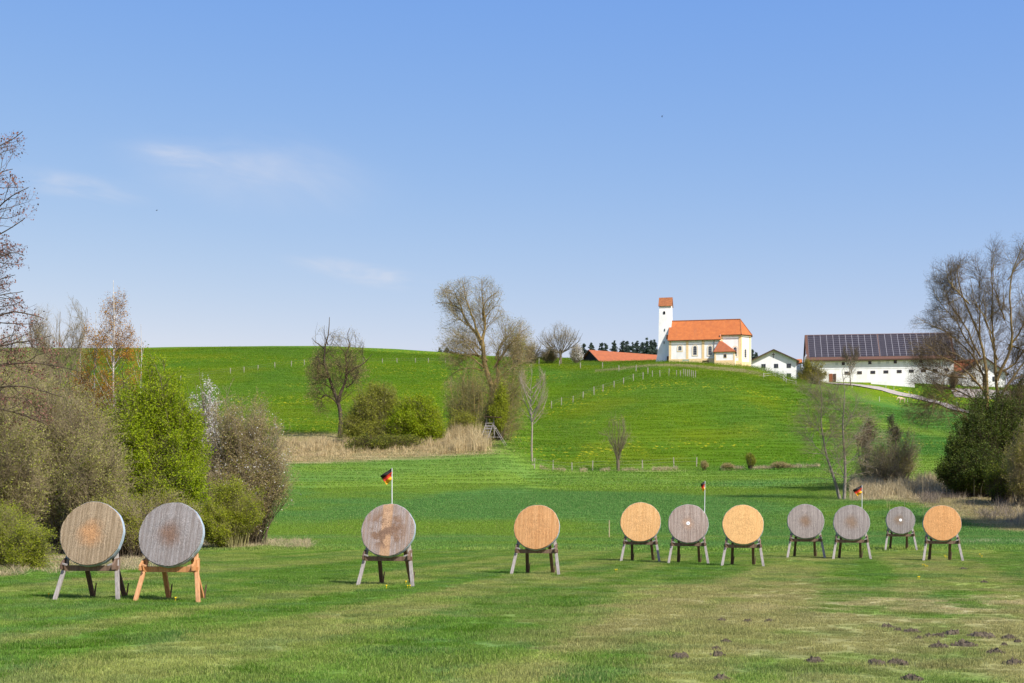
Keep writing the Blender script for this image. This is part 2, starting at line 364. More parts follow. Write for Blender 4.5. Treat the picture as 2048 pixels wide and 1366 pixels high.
# ------------------------------------------------------------------ ground sheet
def build_ground():
    fine = np.radians(np.arange(-24, 24.01, 0.09)); coarse = np.radians(np.arange(28, 333, 5.0))
    th = np.concatenate([fine, coarse]); nth = len(th)
    r = [0.0, 4.0, 8.0]; q = 11.0
    while q < 6000:
        r.append(q); q *= 1.0135 if q < 480 else 1.12
    r = np.array(r[1:]); R, T = np.meshgrid(r, th, indexing='ij')
    Rr = np.where(np.abs(np.where(T > math.pi, T-2*math.pi, T)) < math.radians(30), R/np.maximum(np.cos(T), .5), R)
    X = Rr*np.sin(T); Y = Rr*np.cos(T); Z = ground_np(X, Y)
    V = np.stack([X, Y, Z], -1).reshape(-1, 3); C = turf(X.ravel(), Y.ravel())
    nr = len(r); i = np.arange(nr-1)[:, None]*nth; j = np.arange(nth)[None, :]; j2 = (j+1) % nth
    quads = np.stack([i+j, i+j2, i+nth+j2, i+nth+j], -1).reshape(-1, 4)[:, ::-1]
    V = np.concatenate([V, [[0, 0, 0]]]); C = np.concatenate([C, turf(np.array([0.]), np.array([0.1]))])
    c = len(V)-1; k = np.arange(nth); tris = np.stack([np.full(nth, c), (k+1) % nth, k], -1)[:, ::-1]
    m, t, b, _ = mat_new('turf'); b.inputs['Roughness'].default_value = 0.95; b.inputs['Specular IOR Level'].default_value = .05
    a = N(t, 'ShaderNodeAttribute', attribute_name='gcol')
    g = N(t, 'ShaderNodeNewGeometry'); pos = g.outputs['Position']
    sp = N(t, 'ShaderNodeSeparateXYZ'); t.links.new(pos, sp.inputs[0])
    f1 = noise(t, 9.0, 4, vec=pos, rough=0.7); f2 = noise(t, 1.1, 5, vec=pos, stretch=(1, .6, 1), rough=0.7); f3 = noise(t, 0.22, 4, vec=pos, stretch=(.8, 1.2, 1), rough=.65)
    v = ramp(t, f1, .3, .72, .62, 1.28); v2 = ramp(t, f2, .3, .7, .90, 1.08); v3 = ramp(t, f3, .3, .7, .96, 1.03)
    mu = N(t, 'ShaderNodeMath', operation='MULTIPLY'); t.links.new(v, mu.inputs[0]); t.links.new(v2, mu.inputs[1])
    mu2 = N(t, 'ShaderNodeMath', operation='MULTIPLY'); t.links.new(mu.outputs[0], mu2.inputs[0]); t.links.new(v3, mu2.inputs[1])
    sc = N(t, 'ShaderNodeVectorMath', operation='SCALE'); t.links.new(a.outputs['Color'], sc.inputs[0]); t.links.new(mu2.outputs[0], sc.inputs['Scale'])
    col = sc.outputs[0]
    # dandelions in flower on the far slopes: yellow patches made of specks
    far = ramp(t, sp.outputs['Y'], 185, 215)
    pa = ramp(t, noise(t, 0.045, 3, vec=pos, stretch=(.6, 1.3, 1)), .46, .62); vo = N(t, 'ShaderNodeTexVoronoi'); vo.inputs['Scale'].default_value = 1.0
    t.links.new(pos, vo.inputs['Vector']); dot = ramp(t, vo.outputs['Distance'], .30, .16)
    p1 = N(t, 'ShaderNodeMath', operation='MULTIPLY'); t.links.new(far, p1.inputs[0]); t.links.new(pa, p1.inputs[1])
    p2 = N(t, 'ShaderNodeMath', operation='MULTIPLY'); t.links.new(p1.outputs[0], p2.inputs[0]); t.links.new(dot, p2.inputs[1])
    p3 = N(t, 'ShaderNodeMath', operation='MULTIPLY'); t.links.new(p2.outputs[0], p3.inputs[0]); p3.inputs[1].default_value = 1.0
    col = mixrgb(t, p3.outputs[0], col, (.55, .46, .02))
    t.links.new(col, b.inputs['Base Color'])
    hsum = N(t, 'ShaderNodeMath', operation='MULTIPLY_ADD'); t.links.new(f2, hsum.inputs[0]); hsum.inputs[1].default_value = 2.5; t.links.new(f1, hsum.inputs[2])
    bump(t, b, hsum.outputs[0], 0.5, 0.08)
    o = np_obj('ground', m, None, verts=V, quads=quads, tris=tris, attrs={'gcol': C}, smooth=True)
    tag(o, kind='structure')
build_ground()

# ------------------------------------------------------------------ blades of grass (uncountable)
def blades(P, h, w, lean, rg, curve=0.3):
    """tapered, bent two-segment blades rooted at P; returns verts, quads, tris"""
    n = len(P); az = rg.random(n)*2*math.pi; ln = lean*np.abs(rg.normal(size=n)); la = rg.random(n)*2*math.pi
    side = np.stack([np.cos(az), np.sin(az), np.zeros(n)], -1)*(w/2)[:, None]
    ld = np.stack([np.cos(la)*ln, np.sin(la)*ln, np.zeros(n)], -1)
    mid = P + np.stack([np.zeros(n), np.zeros(n), h*.55], -1) + ld*(h*.55*curve)[:, None]
    tip = P + np.stack([np.zeros(n), np.zeros(n), h], -1)*(1-0.25*np.minimum(ln, 1))[:, None] + ld*h[:, None]
    V = np.stack([P-side, P+side, mid+side*.8, mid-side*.8, tip], 1).reshape(-1, 3)
    i = np.arange(n)*5
    return V, np.stack([i, i+1, i+2, i+3], -1), np.stack([i+3, i+2, i+4], -1)

def gn_scatter(name, pts, cols, scales, tiles, mat, label=None, cat=None):
    """a point cloud mesh whose points each carry one tile of blades"""
    me = bpy.data.meshes.new(name); me.vertices.add(len(pts)); me.vertices.foreach_set('co', np.asarray(pts, np.float32).ravel())
    a = me.attributes.new('gcol', 'FLOAT_COLOR', 'POINT'); a.data.foreach_set('color', np.concatenate([cols, np.ones((len(cols), 1))], 1).astype(np.float32).ravel())
    a = me.attributes.new('sc', 'FLOAT', 'POINT'); a.data.foreach_set('value', np.asarray(scales, np.float32))
    a = me.attributes.new('rot', 'FLOAT', 'POINT'); a.data.foreach_set('value', (rng.random(len(pts))*6.283).astype(np.float32))
    a = me.attributes.new('pick', 'INT', 'POINT'); a.data.foreach_set('value', rng.integers(0, len(tiles), len(pts)).astype(np.int32))
    o = bpy.data.objects.new(name, me); link(o)
    col = bpy.data.collections.new(name + '_tiles')
    for k, (V, q, t3, at_) in enumerate(tiles):
        tm = np_mesh('blade_tile', V, q, t3, attrs=at_); tm.materials.append(mat)
        to = bpy.data.objects.new('blade_tile', tm); col.objects.link(to)
    g = bpy.data.node_groups.new(name, 'GeometryNodeTree')
    g.interface.new_socket('Geometry', in_out='INPUT', socket_type='NodeSocketGeometry'); g.interface.new_socket('Geometry', in_out='OUTPUT', socket_type='NodeSocketGeometry')
    gi = g.nodes.new('NodeGroupInput'); go = g.nodes.new('NodeGroupOutput'); ip = g.nodes.new('GeometryNodeInstanceOnPoints')
    ci = g.nodes.new('GeometryNodeCollectionInfo'); ci.inputs['Collection'].default_value = col; ci.inputs['Separate Children'].default_value = True; ci.inputs['Reset Children'].default_value = True
    def attr(nm, ty):
        n = g.nodes.new('GeometryNodeInputNamedAttribute'); n.data_type = ty; n.inputs['Name'].default_value = nm; return n
    s = attr('sc', 'FLOAT'); r_ = attr('rot', 'FLOAT'); pk = attr('pick', 'INT'); cx = g.nodes.new('ShaderNodeCombineXYZ')
    L = g.links.new
    L(gi.outputs[0], ip.inputs['Points']); L(ci.outputs[0], ip.inputs['Instance']); ip.inputs['Pick Instance'].default_value = True
    L(pk.outputs['Attribute'], ip.inputs['Instance Index']); L(r_.outputs['Attribute'], cx.inputs[2]); L(cx.outputs[0], ip.inputs['Rotation']); L(s.outputs['Attribute'], ip.inputs['Scale'])
    L(ip.outputs[0], go.inputs[0])
    md = o.modifiers.new('scatter', 'NODES'); md.node_group = g
    tag(o, label, cat, kind='stuff')
    return o

def blade_mat(name, k1=0.6, k2=1.55, trans=.4):
    m, t, b, out = mat_new(name); b.inputs['Roughness'].default_value = .8; b.inputs['Specular IOR Level'].default_value = .08
    a = N(t, 'ShaderNodeAttribute', attribute_name='gcol', attribute_type='INSTANCER'); r_ = N(t, 'ShaderNodeAttribute', attribute_name='rnd')
    k = ramp(t, r_.outputs['Fac'], 0, 1, k1, k2)
    sc = N(t, 'ShaderNodeVectorMath', operation='SCALE'); t.links.new(a.outputs['Color'], sc.inputs[0]); t.links.new(k, sc.inputs['Scale'])
    st = mixrgb(t, ramp(t, r_.outputs['Fac'], .86, .95, 0, .55), sc.outputs[0], (.40, .36, .17))
    t.links.new(st, b.inputs['Base Color'])
    tr = N(t, 'ShaderNodeBsdfTranslucent'); t.links.new(st, tr.inputs[0]); mx = N(t, 'ShaderNodeMixShader'); mx.inputs[0].default_value = trans
    t.links.new(b.outputs[0], mx.inputs[1]); t.links.new(tr.outputs[0], mx.inputs[2]); t.links.new(mx.outputs[0], out.inputs[0])
    return m
BM = blade_mat('grass_blade')
def tile(n, size, h0, h1, w, lean, seed):
    rg = np.random.default_rng(seed); P = np.zeros((n, 3)); P[:, :2] = (rg.random((n, 2))-.5)*size if size < 1 else rg.normal(size=(n, 2))*size*.36
    cl = fbm(P[:, 0]/size*5+seed, P[:, 1]/size*5, seed, 3) if size < 1 else np.full(n, .5)
    h = (h0 + (h1-h0)*rg.random(n)**1.5)*(0.6+0.8*cl); V, q, t3 = blades(P, h, np.full(n, w)*(.7+.6*rg.random(n)), lean, rg)
    return V, q, t3, {'rnd': np.repeat(rg.random(n), 5)}
def grid_pts(y0, y1, step, margin, jit=0.5):
    out = []
    for y in np.arange(y0, y1, step):
        hw = y*0.36+margin; xs = np.arange(-hw, hw, step); out.append(np.stack([xs, np.full(len(xs), y)], -1))
    P = np.concatenate(out); P += (rng.random(P.shape)-.5)*step*jit*2
    return P
P = grid_pts(12.5, 64, 0.36, 3.0)
Z = ground_np(P[:, 0], P[:, 1]); C = turf(P[:, 0], P[:, 1])
hs_ = (0.75 + 0.7*fbm(P[:, 0]/1.6, P[:, 1]/1.6, 41, 3))*(1 - 0.25*sstep(P[:, 0]/P[:, 1], 0.0, .3))
hs_ = hs_*.82*(1+.45*sstep(fbm(P[:, 0]/.55, P[:, 1]/.7, 47, 3), .56, .74))
gn_scatter('lawn_grass', np.column_stack([P, Z]), C*1.15, hs_, [tile(520, .52, .02, .062, .0055, .6, s) for s in range(5)], BM,
           'short mown grass of the archery range with dry patches', 'grass')
P = grid_pts(62, 150, 1.15, 6.0, .4)
pxs = CX+F*P[:, 0]/P[:, 1]
P = P[~((pxs > 1700) & (P[:, 1] > 128))]
Z = ground_np(P[:, 0], P[:, 1]); C = turf(P[:, 0], P[:, 1])
gn_scatter('meadow_grass', np.column_stack([P, Z]), C*1.2, 0.8+0.4*fbm(P[:, 0]/4., P[:, 1]/8., 43, 3), [tile(560, 2.1, .06, .15, .022, .55, 50+s) for s in range(6)], BM,
           'longer blue green meadow grass behind the targets', 'grass')
P = grid_pts(150, 408, 2.8, 10.0, .4)
pxs = CX+F*P[:, 0]/P[:, 1]
P = P[~((pxs > 1600) & (P[:, 1] > 325))]
Z = ground_np(P[:, 0], P[:, 1]); C = turf(P[:, 0], P[:, 1])
gn_scatter('hill_grass', np.column_stack([P, Z]), C*1.15, 0.9+0.2*fbm(P[:, 0]/6., P[:, 1]/20., 44, 3), [tile(460, 5.0, .08, .16, .06, .5, 60+s) for s in range(6)], BM,
           'bright green pasture grass on the hillside', 'grass')

# ------------------------------------------------------------------ straw targets on easels
def straw(name, c1, c2, core, cr=.2, band=None, dark=None, cx=0.0, stripes=1.0):
    """pressed straw in upright layers, shot-up and darker round the middle"""
    m, t, b, _ = mat_new(name); b.inputs['Roughness'].default_value = .95
    tc_ = N(t, 'ShaderNodeTexCoord'); o = tc_.outputs['Object']
    s1 = noise(t, 20, 3, vec=o, stretch=(1, .02, .03)); s2 = noise(t, 70, 2, vec=o, stretch=(1, .2, .12)); s3 = noise(t, 90, 2, vec=o); s4 = noise(t, 5, 4, vec=o)
    f = ramp(t, s1, .38, .60); c = mixrgb(t, f, tuple(x*.88 for x in c1), tuple(x*(.88-.14*abs(stripes)) for x in c2))
    c = mixrgb(t, ramp(t, s4, .35, .7, 0, .4), c, tuple(x*.7 for x in c1))
    sp = N(t, 'ShaderNodeSeparateXYZ'); t.links.new(o, sp.inputs[0])
    # seams between the layers
    wv = N(t, 'ShaderNodeMath', operation='MULTIPLY'); t.links.new(sp.outputs[0], wv.inputs[0]); wv.inputs[1].default_value = 17.0
    fr = N(t, 'ShaderNodeMath', operation='FRACT'); t.links.new(wv.outputs[0], fr.inputs[0])
    seam = ramp(t, fr.outputs[0], .0, .22, .30*stripes, 0)
    c = mixrgb(t, seam, c, tuple(x*.45 for x in c2))
    v = N(t, 'ShaderNodeCombineXYZ'); sx = N(t, 'ShaderNodeMath', operation='SUBTRACT'); t.links.new(sp.outputs[0], sx.inputs[0]); sx.inputs[1].default_value = cx
    t.links.new(sx.outputs[0], v.inputs[0]); t.links.new(sp.outputs[2], v.inputs[2]); ln = N(t, 'ShaderNodeVectorMath', operation='LENGTH'); t.links.new(v.outputs[0], ln.inputs[0])
    wob = N(t, 'ShaderNodeMath', operation='MULTIPLY_ADD'); t.links.new(s4, wob.inputs[0]); wob.inputs[1].default_value = .25; t.links.new(ln.outputs['Value'], wob.inputs[2])
    if band:
        bd = N(t, 'ShaderNodeMath', operation='ABSOLUTE'); t.links.new(sx.outputs[0], bd.inputs[0]); c = mixrgb(t, ramp(t, bd.outputs[0], .15, .09, 0, .75), c, band)
    if dark:
        d0 = ramp(t, ln.outputs['Value'], .60, .30); d1 = ramp(t, noise(t, 3.0, 4, vec=o, stretch=(1, 1, 1.3)), .44, .56)
        dm = N(t, 'ShaderNodeMath', operation='MULTIPLY'); t.links.new(d0, dm.inputs[0]); t.links.new(d1, dm.inputs[1]); c = mixrgb(t, dm.outputs[0], c, dark)
    if core: c = mixrgb(t, ramp(t, wob.outputs[0], cr+.125+.12, .125+.02, 0, .8), c, core)
    # arrow holes, thickest round the middle
    vh = N(t, 'ShaderNodeTexVoronoi'); vh.inputs['Scale'].default_value = 26; t.links.new(o, vh.inputs['Vector'])
    hm = N(t, 'ShaderNodeMath', operation='MULTIPLY'); t.links.new(ramp(t, vh.outputs['Distance'], .34, .18), hm.inputs[0]); t.links.new(ramp(t, wob.outputs[0], .62, .15, 0, .6), hm.inputs[1])
    c = mixrgb(t, hm.outputs[0], c, tuple(x*.28 for x in c2))
    k = ramp(t, s3, .28, .72, .50, 1.30); k2 = ramp(t, s2, .3, .7, .85, 1.12)
    mu = N(t, 'ShaderNodeMath', operation='MULTIPLY'); t.links.new(k, mu.inputs[0]); t.links.new(k2, mu.inputs[1])
    sc = N(t, 'ShaderNodeVectorMath', operation='SCALE'); t.links.new(c, sc.inputs[0]); t.links.new(mu.outputs[0], sc.inputs['Scale'])
    t.links.new(sc.outputs[0], b.inputs['Base Color'])
    ad = N(t, 'ShaderNodeMath', operation='ADD'); t.links.new(s2, ad.inputs[0]); t.links.new(s3, ad.inputs[1]); bump(t, b, ad.outputs[0], .5, .006)
    return m
def wood(name, c1, c2, sc=4):
    m, t, b, _ = mat_new(name); b.inputs['Roughness'].default_value = .8
    f = noise(t, sc, 4, stretch=(8, 8, .8), rough=.6); g = noise(t, sc*.6, 3)
    c = mixrgb(t, ramp(t, f, .35, .65), c1, c2); c = mixrgb(t, ramp(t, g, .55, .75, 0, .5), c, tuple(x*.6 for x in c1))
    t.links.new(c, b.inputs['Base Color']); bump(t, b, f, .35, .01); return m
W_GREY = wood('weathered_wood', (.36,.33,.31), (.25,.225,.21)); W_NEW = wood('new_pine', (.62,.34,.17), (.50,.25,.115)); W_DARK_SHADED = wood('dark_shaded_wood', (.09,.06,.045), (.14,.085,.055)); W_BROWN = wood('brown_beam', (.20,.13,.09), (.13,.085,.06))  # darkest wood carries painted shade of rear legs and left cheeks; pegs simply dark
W_DARKPINE = wood('orange_pine_beam', (.55,.27,.11), (.42,.19,.075))
RIM = simple('galvanised_rim', (.42,.50,.58), (.30,.38,.46), 9, rough=.45)
PAPER = simple('white_paper', (.80,.80,.80), (.70,.70,.70)); INK = simple('blue_ink', (.10,.12,.30))
def disc_mesh(R, T, seg=96, seed=0):
    rg = np.random.default_rng(seed); ph = rg.random(5)*6.28
    mb = MB(); ang = [2*math.pi*k/seg for k in range(seg)]
    rr = [R*(1+.008*math.sin(2*a+ph[0])+.005*math.sin(5*a+ph[1])+.004*math.sin(11*a+ph[2])+.003*math.sin(23*a+ph[3])+rg.normal()*.0015) for a in ang]
    pr = [(r*math.cos(a), r*math.sin(a)) for r, a in zip(rr, ang)]
    # face slightly domed, in rings, with a rounded edge
    rings = [(0.985, -T/2), (0.7, -T/2-.006), (0.35, -T/2-.010)]
    base = len(mb.v)
    lay = [(1.0, T/2), (1.0, -T/2+.02)] + rings
    for k, y in lay: mb.v += [(x*k, y, z*k) for x, z in pr]
    for l in range(len(lay)-1):
        for k in range(seg):
            j = (k+1) % seg; mb.f.append((base+l*seg+k, base+l*seg+j, base+(l+1)*seg+j, base+(l+1)*seg+k)); mb.m.append(0)
    c = len(mb.v); mb.v.append((0, -T/2-.012, 0)); l = (len(lay)-1)*seg
    for k in range(seg): mb.f.append((base+l+k, base+l+(k+1) % seg, c)); mb.m.append(0)
    mb.f.append(tuple(base+k for k in range(seg))); mb.m.append(0)
    rim = MB()
    for y in (T/2+.001, -T/2+.028): rim.v += [(x*1.008, y, z*1.008) for x, z in pr]
    for y in (-T/2+.028, T/2+.001): rim.v += [(x*1.0005, y, z*1.0005) for x, z in pr]
    for l in range(4):
        for k in range(seg):
            j = (k+1) % seg; a = l*seg; b = ((l+1) % 4)*seg; rim.f.append((a+k, a+j, b+j, b+k)); rim.m.append(0)
    return mb, rim
PSI = math.radians(9)
def target(px, py, width_px, label, smat, new=False, rot=0.0, tilt=16, spot=False, beam=None, seed=0, dia=None):
    g = hit(px, py, 15, 85); Y = g.y; ppm = F/Y
    D = dia or width_px/ppm/0.985; R = D/2; T = .125
    s = 1.0 if D > 1.2 else D/1.28
    rz = -PSI + math.radians(rot)                        # normal of the face turned to the left
    root = empty('archery_target', (g.x, g.y + .0, g.z), rz)
    tag(root, label, 'archery target', 'round straw archery targets on wooden easels')
    wl = W_NEW if new else W_GREY; wd = W_DARKPINE if new else W_DARK_SHADED; wb = W_DARKPINE if new else W_BROWN
    jr = random.Random(seed); J = lambda a: jr.uniform(-a, a)
    Hc = .66*s                                           # height of the ledge
    tl = math.tan(math.radians(tilt))
    fl = lambda x, dy, h, k: None
    # long front legs: foot in front and wide, top behind the disc
    def legpt(sx, h): return Vector((sx*(.655 - .17*h), tl*h*1.12 - .02, h))
    for sx in (-1, 1):
        mb = MB(); j = J(.02)
        mb.bar(legpt(sx, -.06) + Vector((j, 0, 0)), legpt(sx, 1.72*s), .082, .05)
        mb.build('front_leg', wl, root, bevel=.004)
    # rear legs, planted further back, their shade painted in with a darker wood
    for sx in (-1, 1):
        mb = MB(); top = Vector((sx*.30, tl*1.25, 1.25*s)); ft = Vector((sx*.365+J(.03), 1.05*s, -.06))
        ft.z = gz(root.location.x, root.location.y+1) - g.z - .06
        mb.bar(ft, top, .09, .055); mb.build('rear_leg', wd, root, bevel=.004)
        mb = MB(); mb.bar(ft + Vector((.035, -.06, 0)), ft + Vector((.075, -.03, .36)), .035, .025, taper=.6); mb.build('ground_peg', W_DARK_SHADED, root)
    yb = tl*Hc
    mb = MB(); mb.box((-.60*s, yb-.045, Hc-.075), (.60*s, yb+.0, Hc+.035)); mb.build('crossbeam', wb if new else W_BROWN, root, bevel=.004)
    mb = MB(); mb.box((-.52*s, yb+.10, Hc-.06), (.52*s, yb+.15, Hc+.03)); mb.build('rear_crossbeam', wd, root, bevel=.004)
    # short cheek boards that the disc rests between; left one coloured dark as the shaded side
    for sx in (-1, 1):
        mb = MB(); x = sx*.545*s
        mb.prism([(x-.02, yb-.20, Hc-.04), (x-.02, yb+.14, Hc-.04), (x-.02, yb+.14, Hc+.20), (x-.02, yb-.04, Hc+.17), (x-.02, yb-.20, Hc+.05)], (.04, 0, 0))
        mb.build('cheek_board', wd if sx < 0 else wb, root, bevel=.003)
        mb = MB(); mb.bar((sx*.43*s, yb-.15, Hc+.045), (sx*.53*s, yb-.15, Hc+.075), .035, .04, up=(0, 1, 0)); mb.build('wedge', wl if new else W_GREY, root, bevel=.003)
    # the disc
    zc = Hc + .035 + R*math.cos(math.radians(tilt))*.985
    piv = Vector((0, tl*zc - .03 - T/2 - .03, zc))
    dm, rim = disc_mesh(R, T, seed=seed)
    d = dm.build('straw_disc', smat, root); d.location = piv; d.rotation_euler = (-math.radians(tilt), jr.uniform(-.03, .03), 0)
    for p in d.data.polygons: p.use_smooth = len(p.vertices) < 10
    try: d.data.set_sharp_from_angle(angle=math.radians(35))
    except Exception: pass
    r = rim.build('rim_band', RIM, d)
    if spot:
        mb = MB(); n = 24; mb.prism([(.062*math.cos(2*math.pi*k/n), -T/2-.020, .062*math.sin(2*math.pi*k/n)) for k in range(n)], (0, .006, 0))
        sp = mb.build('paper_spot', PAPER, d)
        mb = MB(); mb.prism([(.016*math.cos(2*math.pi*k/12), -T/2-.024, .016*math.sin(2*math.pi*k/12)) for k in range(12)], (0, .003, 0), 0); mb.build('centre_mark', INK, d)
    return root
TAN = straw('straw_tan', (.41,.315,.21), (.34,.25,.155), (.46,.235,.10), .26, stripes=1.2)
GREY = straw('straw_grey', (.34,.315,.31), (.27,.235,.22), (.17,.085,.045), .24, stripes=-.6)
PATCH = straw('straw_patchy', (.40,.34,.32), (.40,.29,.22), None, .2, band=(.50,.30,.16), dark=(.22,.135,.09), cx=-.03)
ORANGE = straw('straw_orange', (.66,.37,.165), (.58,.29,.115), None, stripes=.5)
LIGHT = straw('straw_light', (.76,.455,.20), (.70,.39,.155), None, stripes=.35)
LIGHT2 = straw('straw_pale', (.78,.475,.20), (.74,.43,.175), None, stripes=.2)
PINK = straw('straw_pinkish', (.45,.37,.32), (.36,.27,.22), (.42,.27,.18), .16)
GREYB = straw('straw_grey_round_wear', (.38,.33,.30), (.32,.275,.25), (.20,.115,.06), .20)
GREYC = straw('straw_grey_wide_wear', (.36,.32,.30), (.30,.26,.24), (.22,.14,.085), .24)
GREYD = straw('straw_small_grey', (.33,.30,.285), (.26,.225,.205), (.21,.14,.085), .20, cx=-.07)
STRONG = straw('straw_strong_orange', (.68,.365,.15), (.62,.315,.12), None, stripes=.35)
target(173, 1203, 131, 'tan striped straw target with an orange middle on a grey easel, leftmost of the row', TAN, seed=1, rot=0)
target(332, 1206, 132, 'grey straw target with a brown middle on a new orange pine easel', GREY, new=True, seed=2, rot=-1)
target(771, 1173, 108, 'grey straw target with an upright orange band and dark stains, flag behind it', PATCH, seed=3, rot=-1)
target(1071, 1150, 91, 'orange straw target standing alone in the middle of the field', ORANGE, seed=4)
target(1280, 1124, 80, 'pale orange straw target standing right of the thin wooden stake', LIGHT, seed=5)
target(1376, 1128, 79, 'pinkish grey straw target with a white spot, standing between two pale orange ones', PINK, seed=6, spot=True)
target(1486, 1133, 81, 'pale yellow orange straw target right of the pinkish one with the white spot', LIGHT2, seed=7)
target(1612, 1116, 71, 'grey straw target with a round brown worn middle, no flag behind it', GREYB, seed=8)
target(1704, 1119, 71, 'grey straw target with faint brown wear and a flag behind its right side', GREYC, seed=9)
target(1802, 1101, 56, 'smallest grey straw target with a white spot in the row', GREYD, seed=10, spot=True)
target(1886, 1122, 73, 'strong orange straw target, rightmost of the row', STRONG, seed=11)

# flags behind three of the targets
BLK = simple('black_cloth', (.018,.015,.014), rough=.7); RED = simple('red_cloth', (.62,.05,.02), rough=.7); GOLD = simple('gold_cloth', (.80,.42,.015), rough=.7)
POLE = simple('white_pole', (.75,.76,.78), (.65,.66,.68), rough=.4)
def flag(px, Y, top_py, w_px, h_px, label, droop, lean=0.0):
    b = foot(px, Y); top = at(px, top_py, Y); H = top.z - b.z; s = Y/F
    root = empty('german_flag', b); tag(root, label, 'flag', 'small black red gold flags behind the targets')
    mb = MB(); n = 8; r = .013
    for z, q in ((.75, 1.0), (H, .75)): mb.v += [(r*q*math.cos(2*math.pi*k/n) - lean*z, r*q*math.sin(2*math.pi*k/n), z) for k in range(n)]
    for k in range(n): mb.f.append((k, (k+1) % n, n+(k+1) % n, n+k)); mb.m.append(0)
    mb.f.append(tuple(range(n, 2*n))); mb.m.append(0)
    mb.build('pole', POLE, root)
    # wind-blown cloth: hoist along the pole, fly to the left and hanging
    nu, nv = 16, 12; wv, hv = w_px*s, h_px*s; V = []; 
    for j in range(nv+1):
        v = j/nv
        for i in range(nu+1):
            u = i/nu
            x = -u*wv*(1-.55*v) ; z = H - v*hv*.72 - u*droop*hv*(1-.35*v) + .0
            y = .035*math.sin(7*u+3*v)*u + .02*math.sin(12*v+4*u)
            V.append((x - lean*H, y, z))
    me = MB(); me.v = V
    for j in range(nv):
        for i in range(nu):
            a = j*(nu+1)+i; me.f.append((a, a+1, a+nu+2, a+nu+1)); me.m.append(min(2, j*3//nv))
    c = me.build('cloth', [BLK, RED, GOLD], root, fix=False)
    so = c.modifiers.new('t', 'SOLIDIFY'); so.thickness = .004
    for p in c.data.polygons: p.use_smooth = True
flag(784, 34.6, 936, 24, 32, 'black red gold flag blowing left, behind the stained target on the left', .5)
flag(1408, 47.6, 962, 9, 24, 'black red gold flag hanging narrow behind the white spotted pinkish target', .25, -.012)
flag(1724, 52.4, 970, 19, 22, 'black red gold flag behind the grey target in the right hand group', .45)
# thin stake
b = foot(1218.5, 72.5); b = hit(1218.5, 1077, 40, 110); mb = MB(); mb.bar((0, 0, -.1), (0, 0, 37/F*b.y), .05, .05, taper=.9); o = mb.build('wooden_stake', wood('stake_wood', (.50,.40,.27), (.38,.29,.18)), None, bevel=.004); o.location = b
tag(o, 'thin pale wooden stake standing alone in the meadow between two orange targets', 'stake')

# ================================================================== BUILDINGS
PLASTER = simple('white_plaster', (.87,.865,.85), (.76,.75,.73), .7, stretch=(1.2, 1.2, .5), bmp=.05, detail=7)
CREAM = simple('cream_trim', (.80,.60,.33), (.74,.54,.29), 2.0)
GLASSD, t_, b_, _ = mat_new('dark_glass'); b_.inputs['Base Color'].default_value = (.03,.035,.045,1); b_.inputs['Roughness'].default_value = .12
def tiles(name, c1, c2, row=.38, sc=1.0):
    """clay tiles: rows across the slope, weathering in patches"""
    m, t, b, _ = mat_new(name); b.inputs['Roughness'].default_value = .85
    tc_ = N(t, 'ShaderNodeTexCoord'); o = tc_.outputs['Object']; sp = N(t, 'ShaderNodeSeparateXYZ'); t.links.new(o, sp.inputs[0])
    f = noise(t, 1.1*sc, 5, vec=o, rough=.65); g = noise(t, 6*sc, 3, vec=o); st = noise(t, 2.0, 3, vec=o, stretch=(1.5, .12, .12))
    c = mixrgb(t, ramp(t, f, .3, .7), c1, c2); c = mixrgb(t, ramp(t, g, .3, .7, 0, .35), c, tuple(x*.65 for x in c2)); c = mixrgb(t, ramp(t, st, .5, .75, 0, .4), c, tuple(min(1, x*.55+.03) for x in c1))
    w = N(t, 'ShaderNodeMath', operation='MULTIPLY'); t.links.new(sp.outputs[2], w.inputs[0]); w.inputs[1].default_value = 1/row
    fr = N(t, 'ShaderNodeMath', operation='FRACT'); t.links.new(w.outputs[0], fr.inputs[0]); c = mixrgb(t, ramp(t, fr.outputs[0], 0, .2, .35, 0), c, tuple(x*.5 for x in c2))
    t.links.new(c, b.inputs['Base Color']); bump(t, b, fr.outputs[0], .4, .04)
    return m
TILE = tiles('orange_roof_tiles', (.50,.16,.045), (.40,.118,.036))
TILE_T = tiles('tower_roof_tiles', (.42,.155,.055), (.26,.095,.04), .25, 2)
TILE_S = tiles('shed_roof_tiles', (.40,.125,.05), (.30,.095,.042))
BROWN = simple('brown_timber', (.10,.06,.04), (.065,.04,.028), 5); BROWNR = simple('brown_roof', (.14,.085,.065), (.10,.06,.05), 4)
BLACKW = simple('black_tarred_boards', (.018,.017,.02), (.03,.028,.03), 6, stretch=(4, 4, .3)); GREYM = simple('grey_metal', (.30,.31,.33), (.22,.23,.25), 5, rough=.5)
PPM = F/348.0
def arch_pts(u, w0, w1, wd, n=8):
    """outline of a round-headed opening centred on u from w0 to w1"""
    r = wd/2; pts = [(u-r, w0), (u+r, w0)]
    for k in range(n+1):
        a = math.pi*k/n; pts.append((u+r*math.cos(a), w1-r+r*math.sin(a)))
    return pts
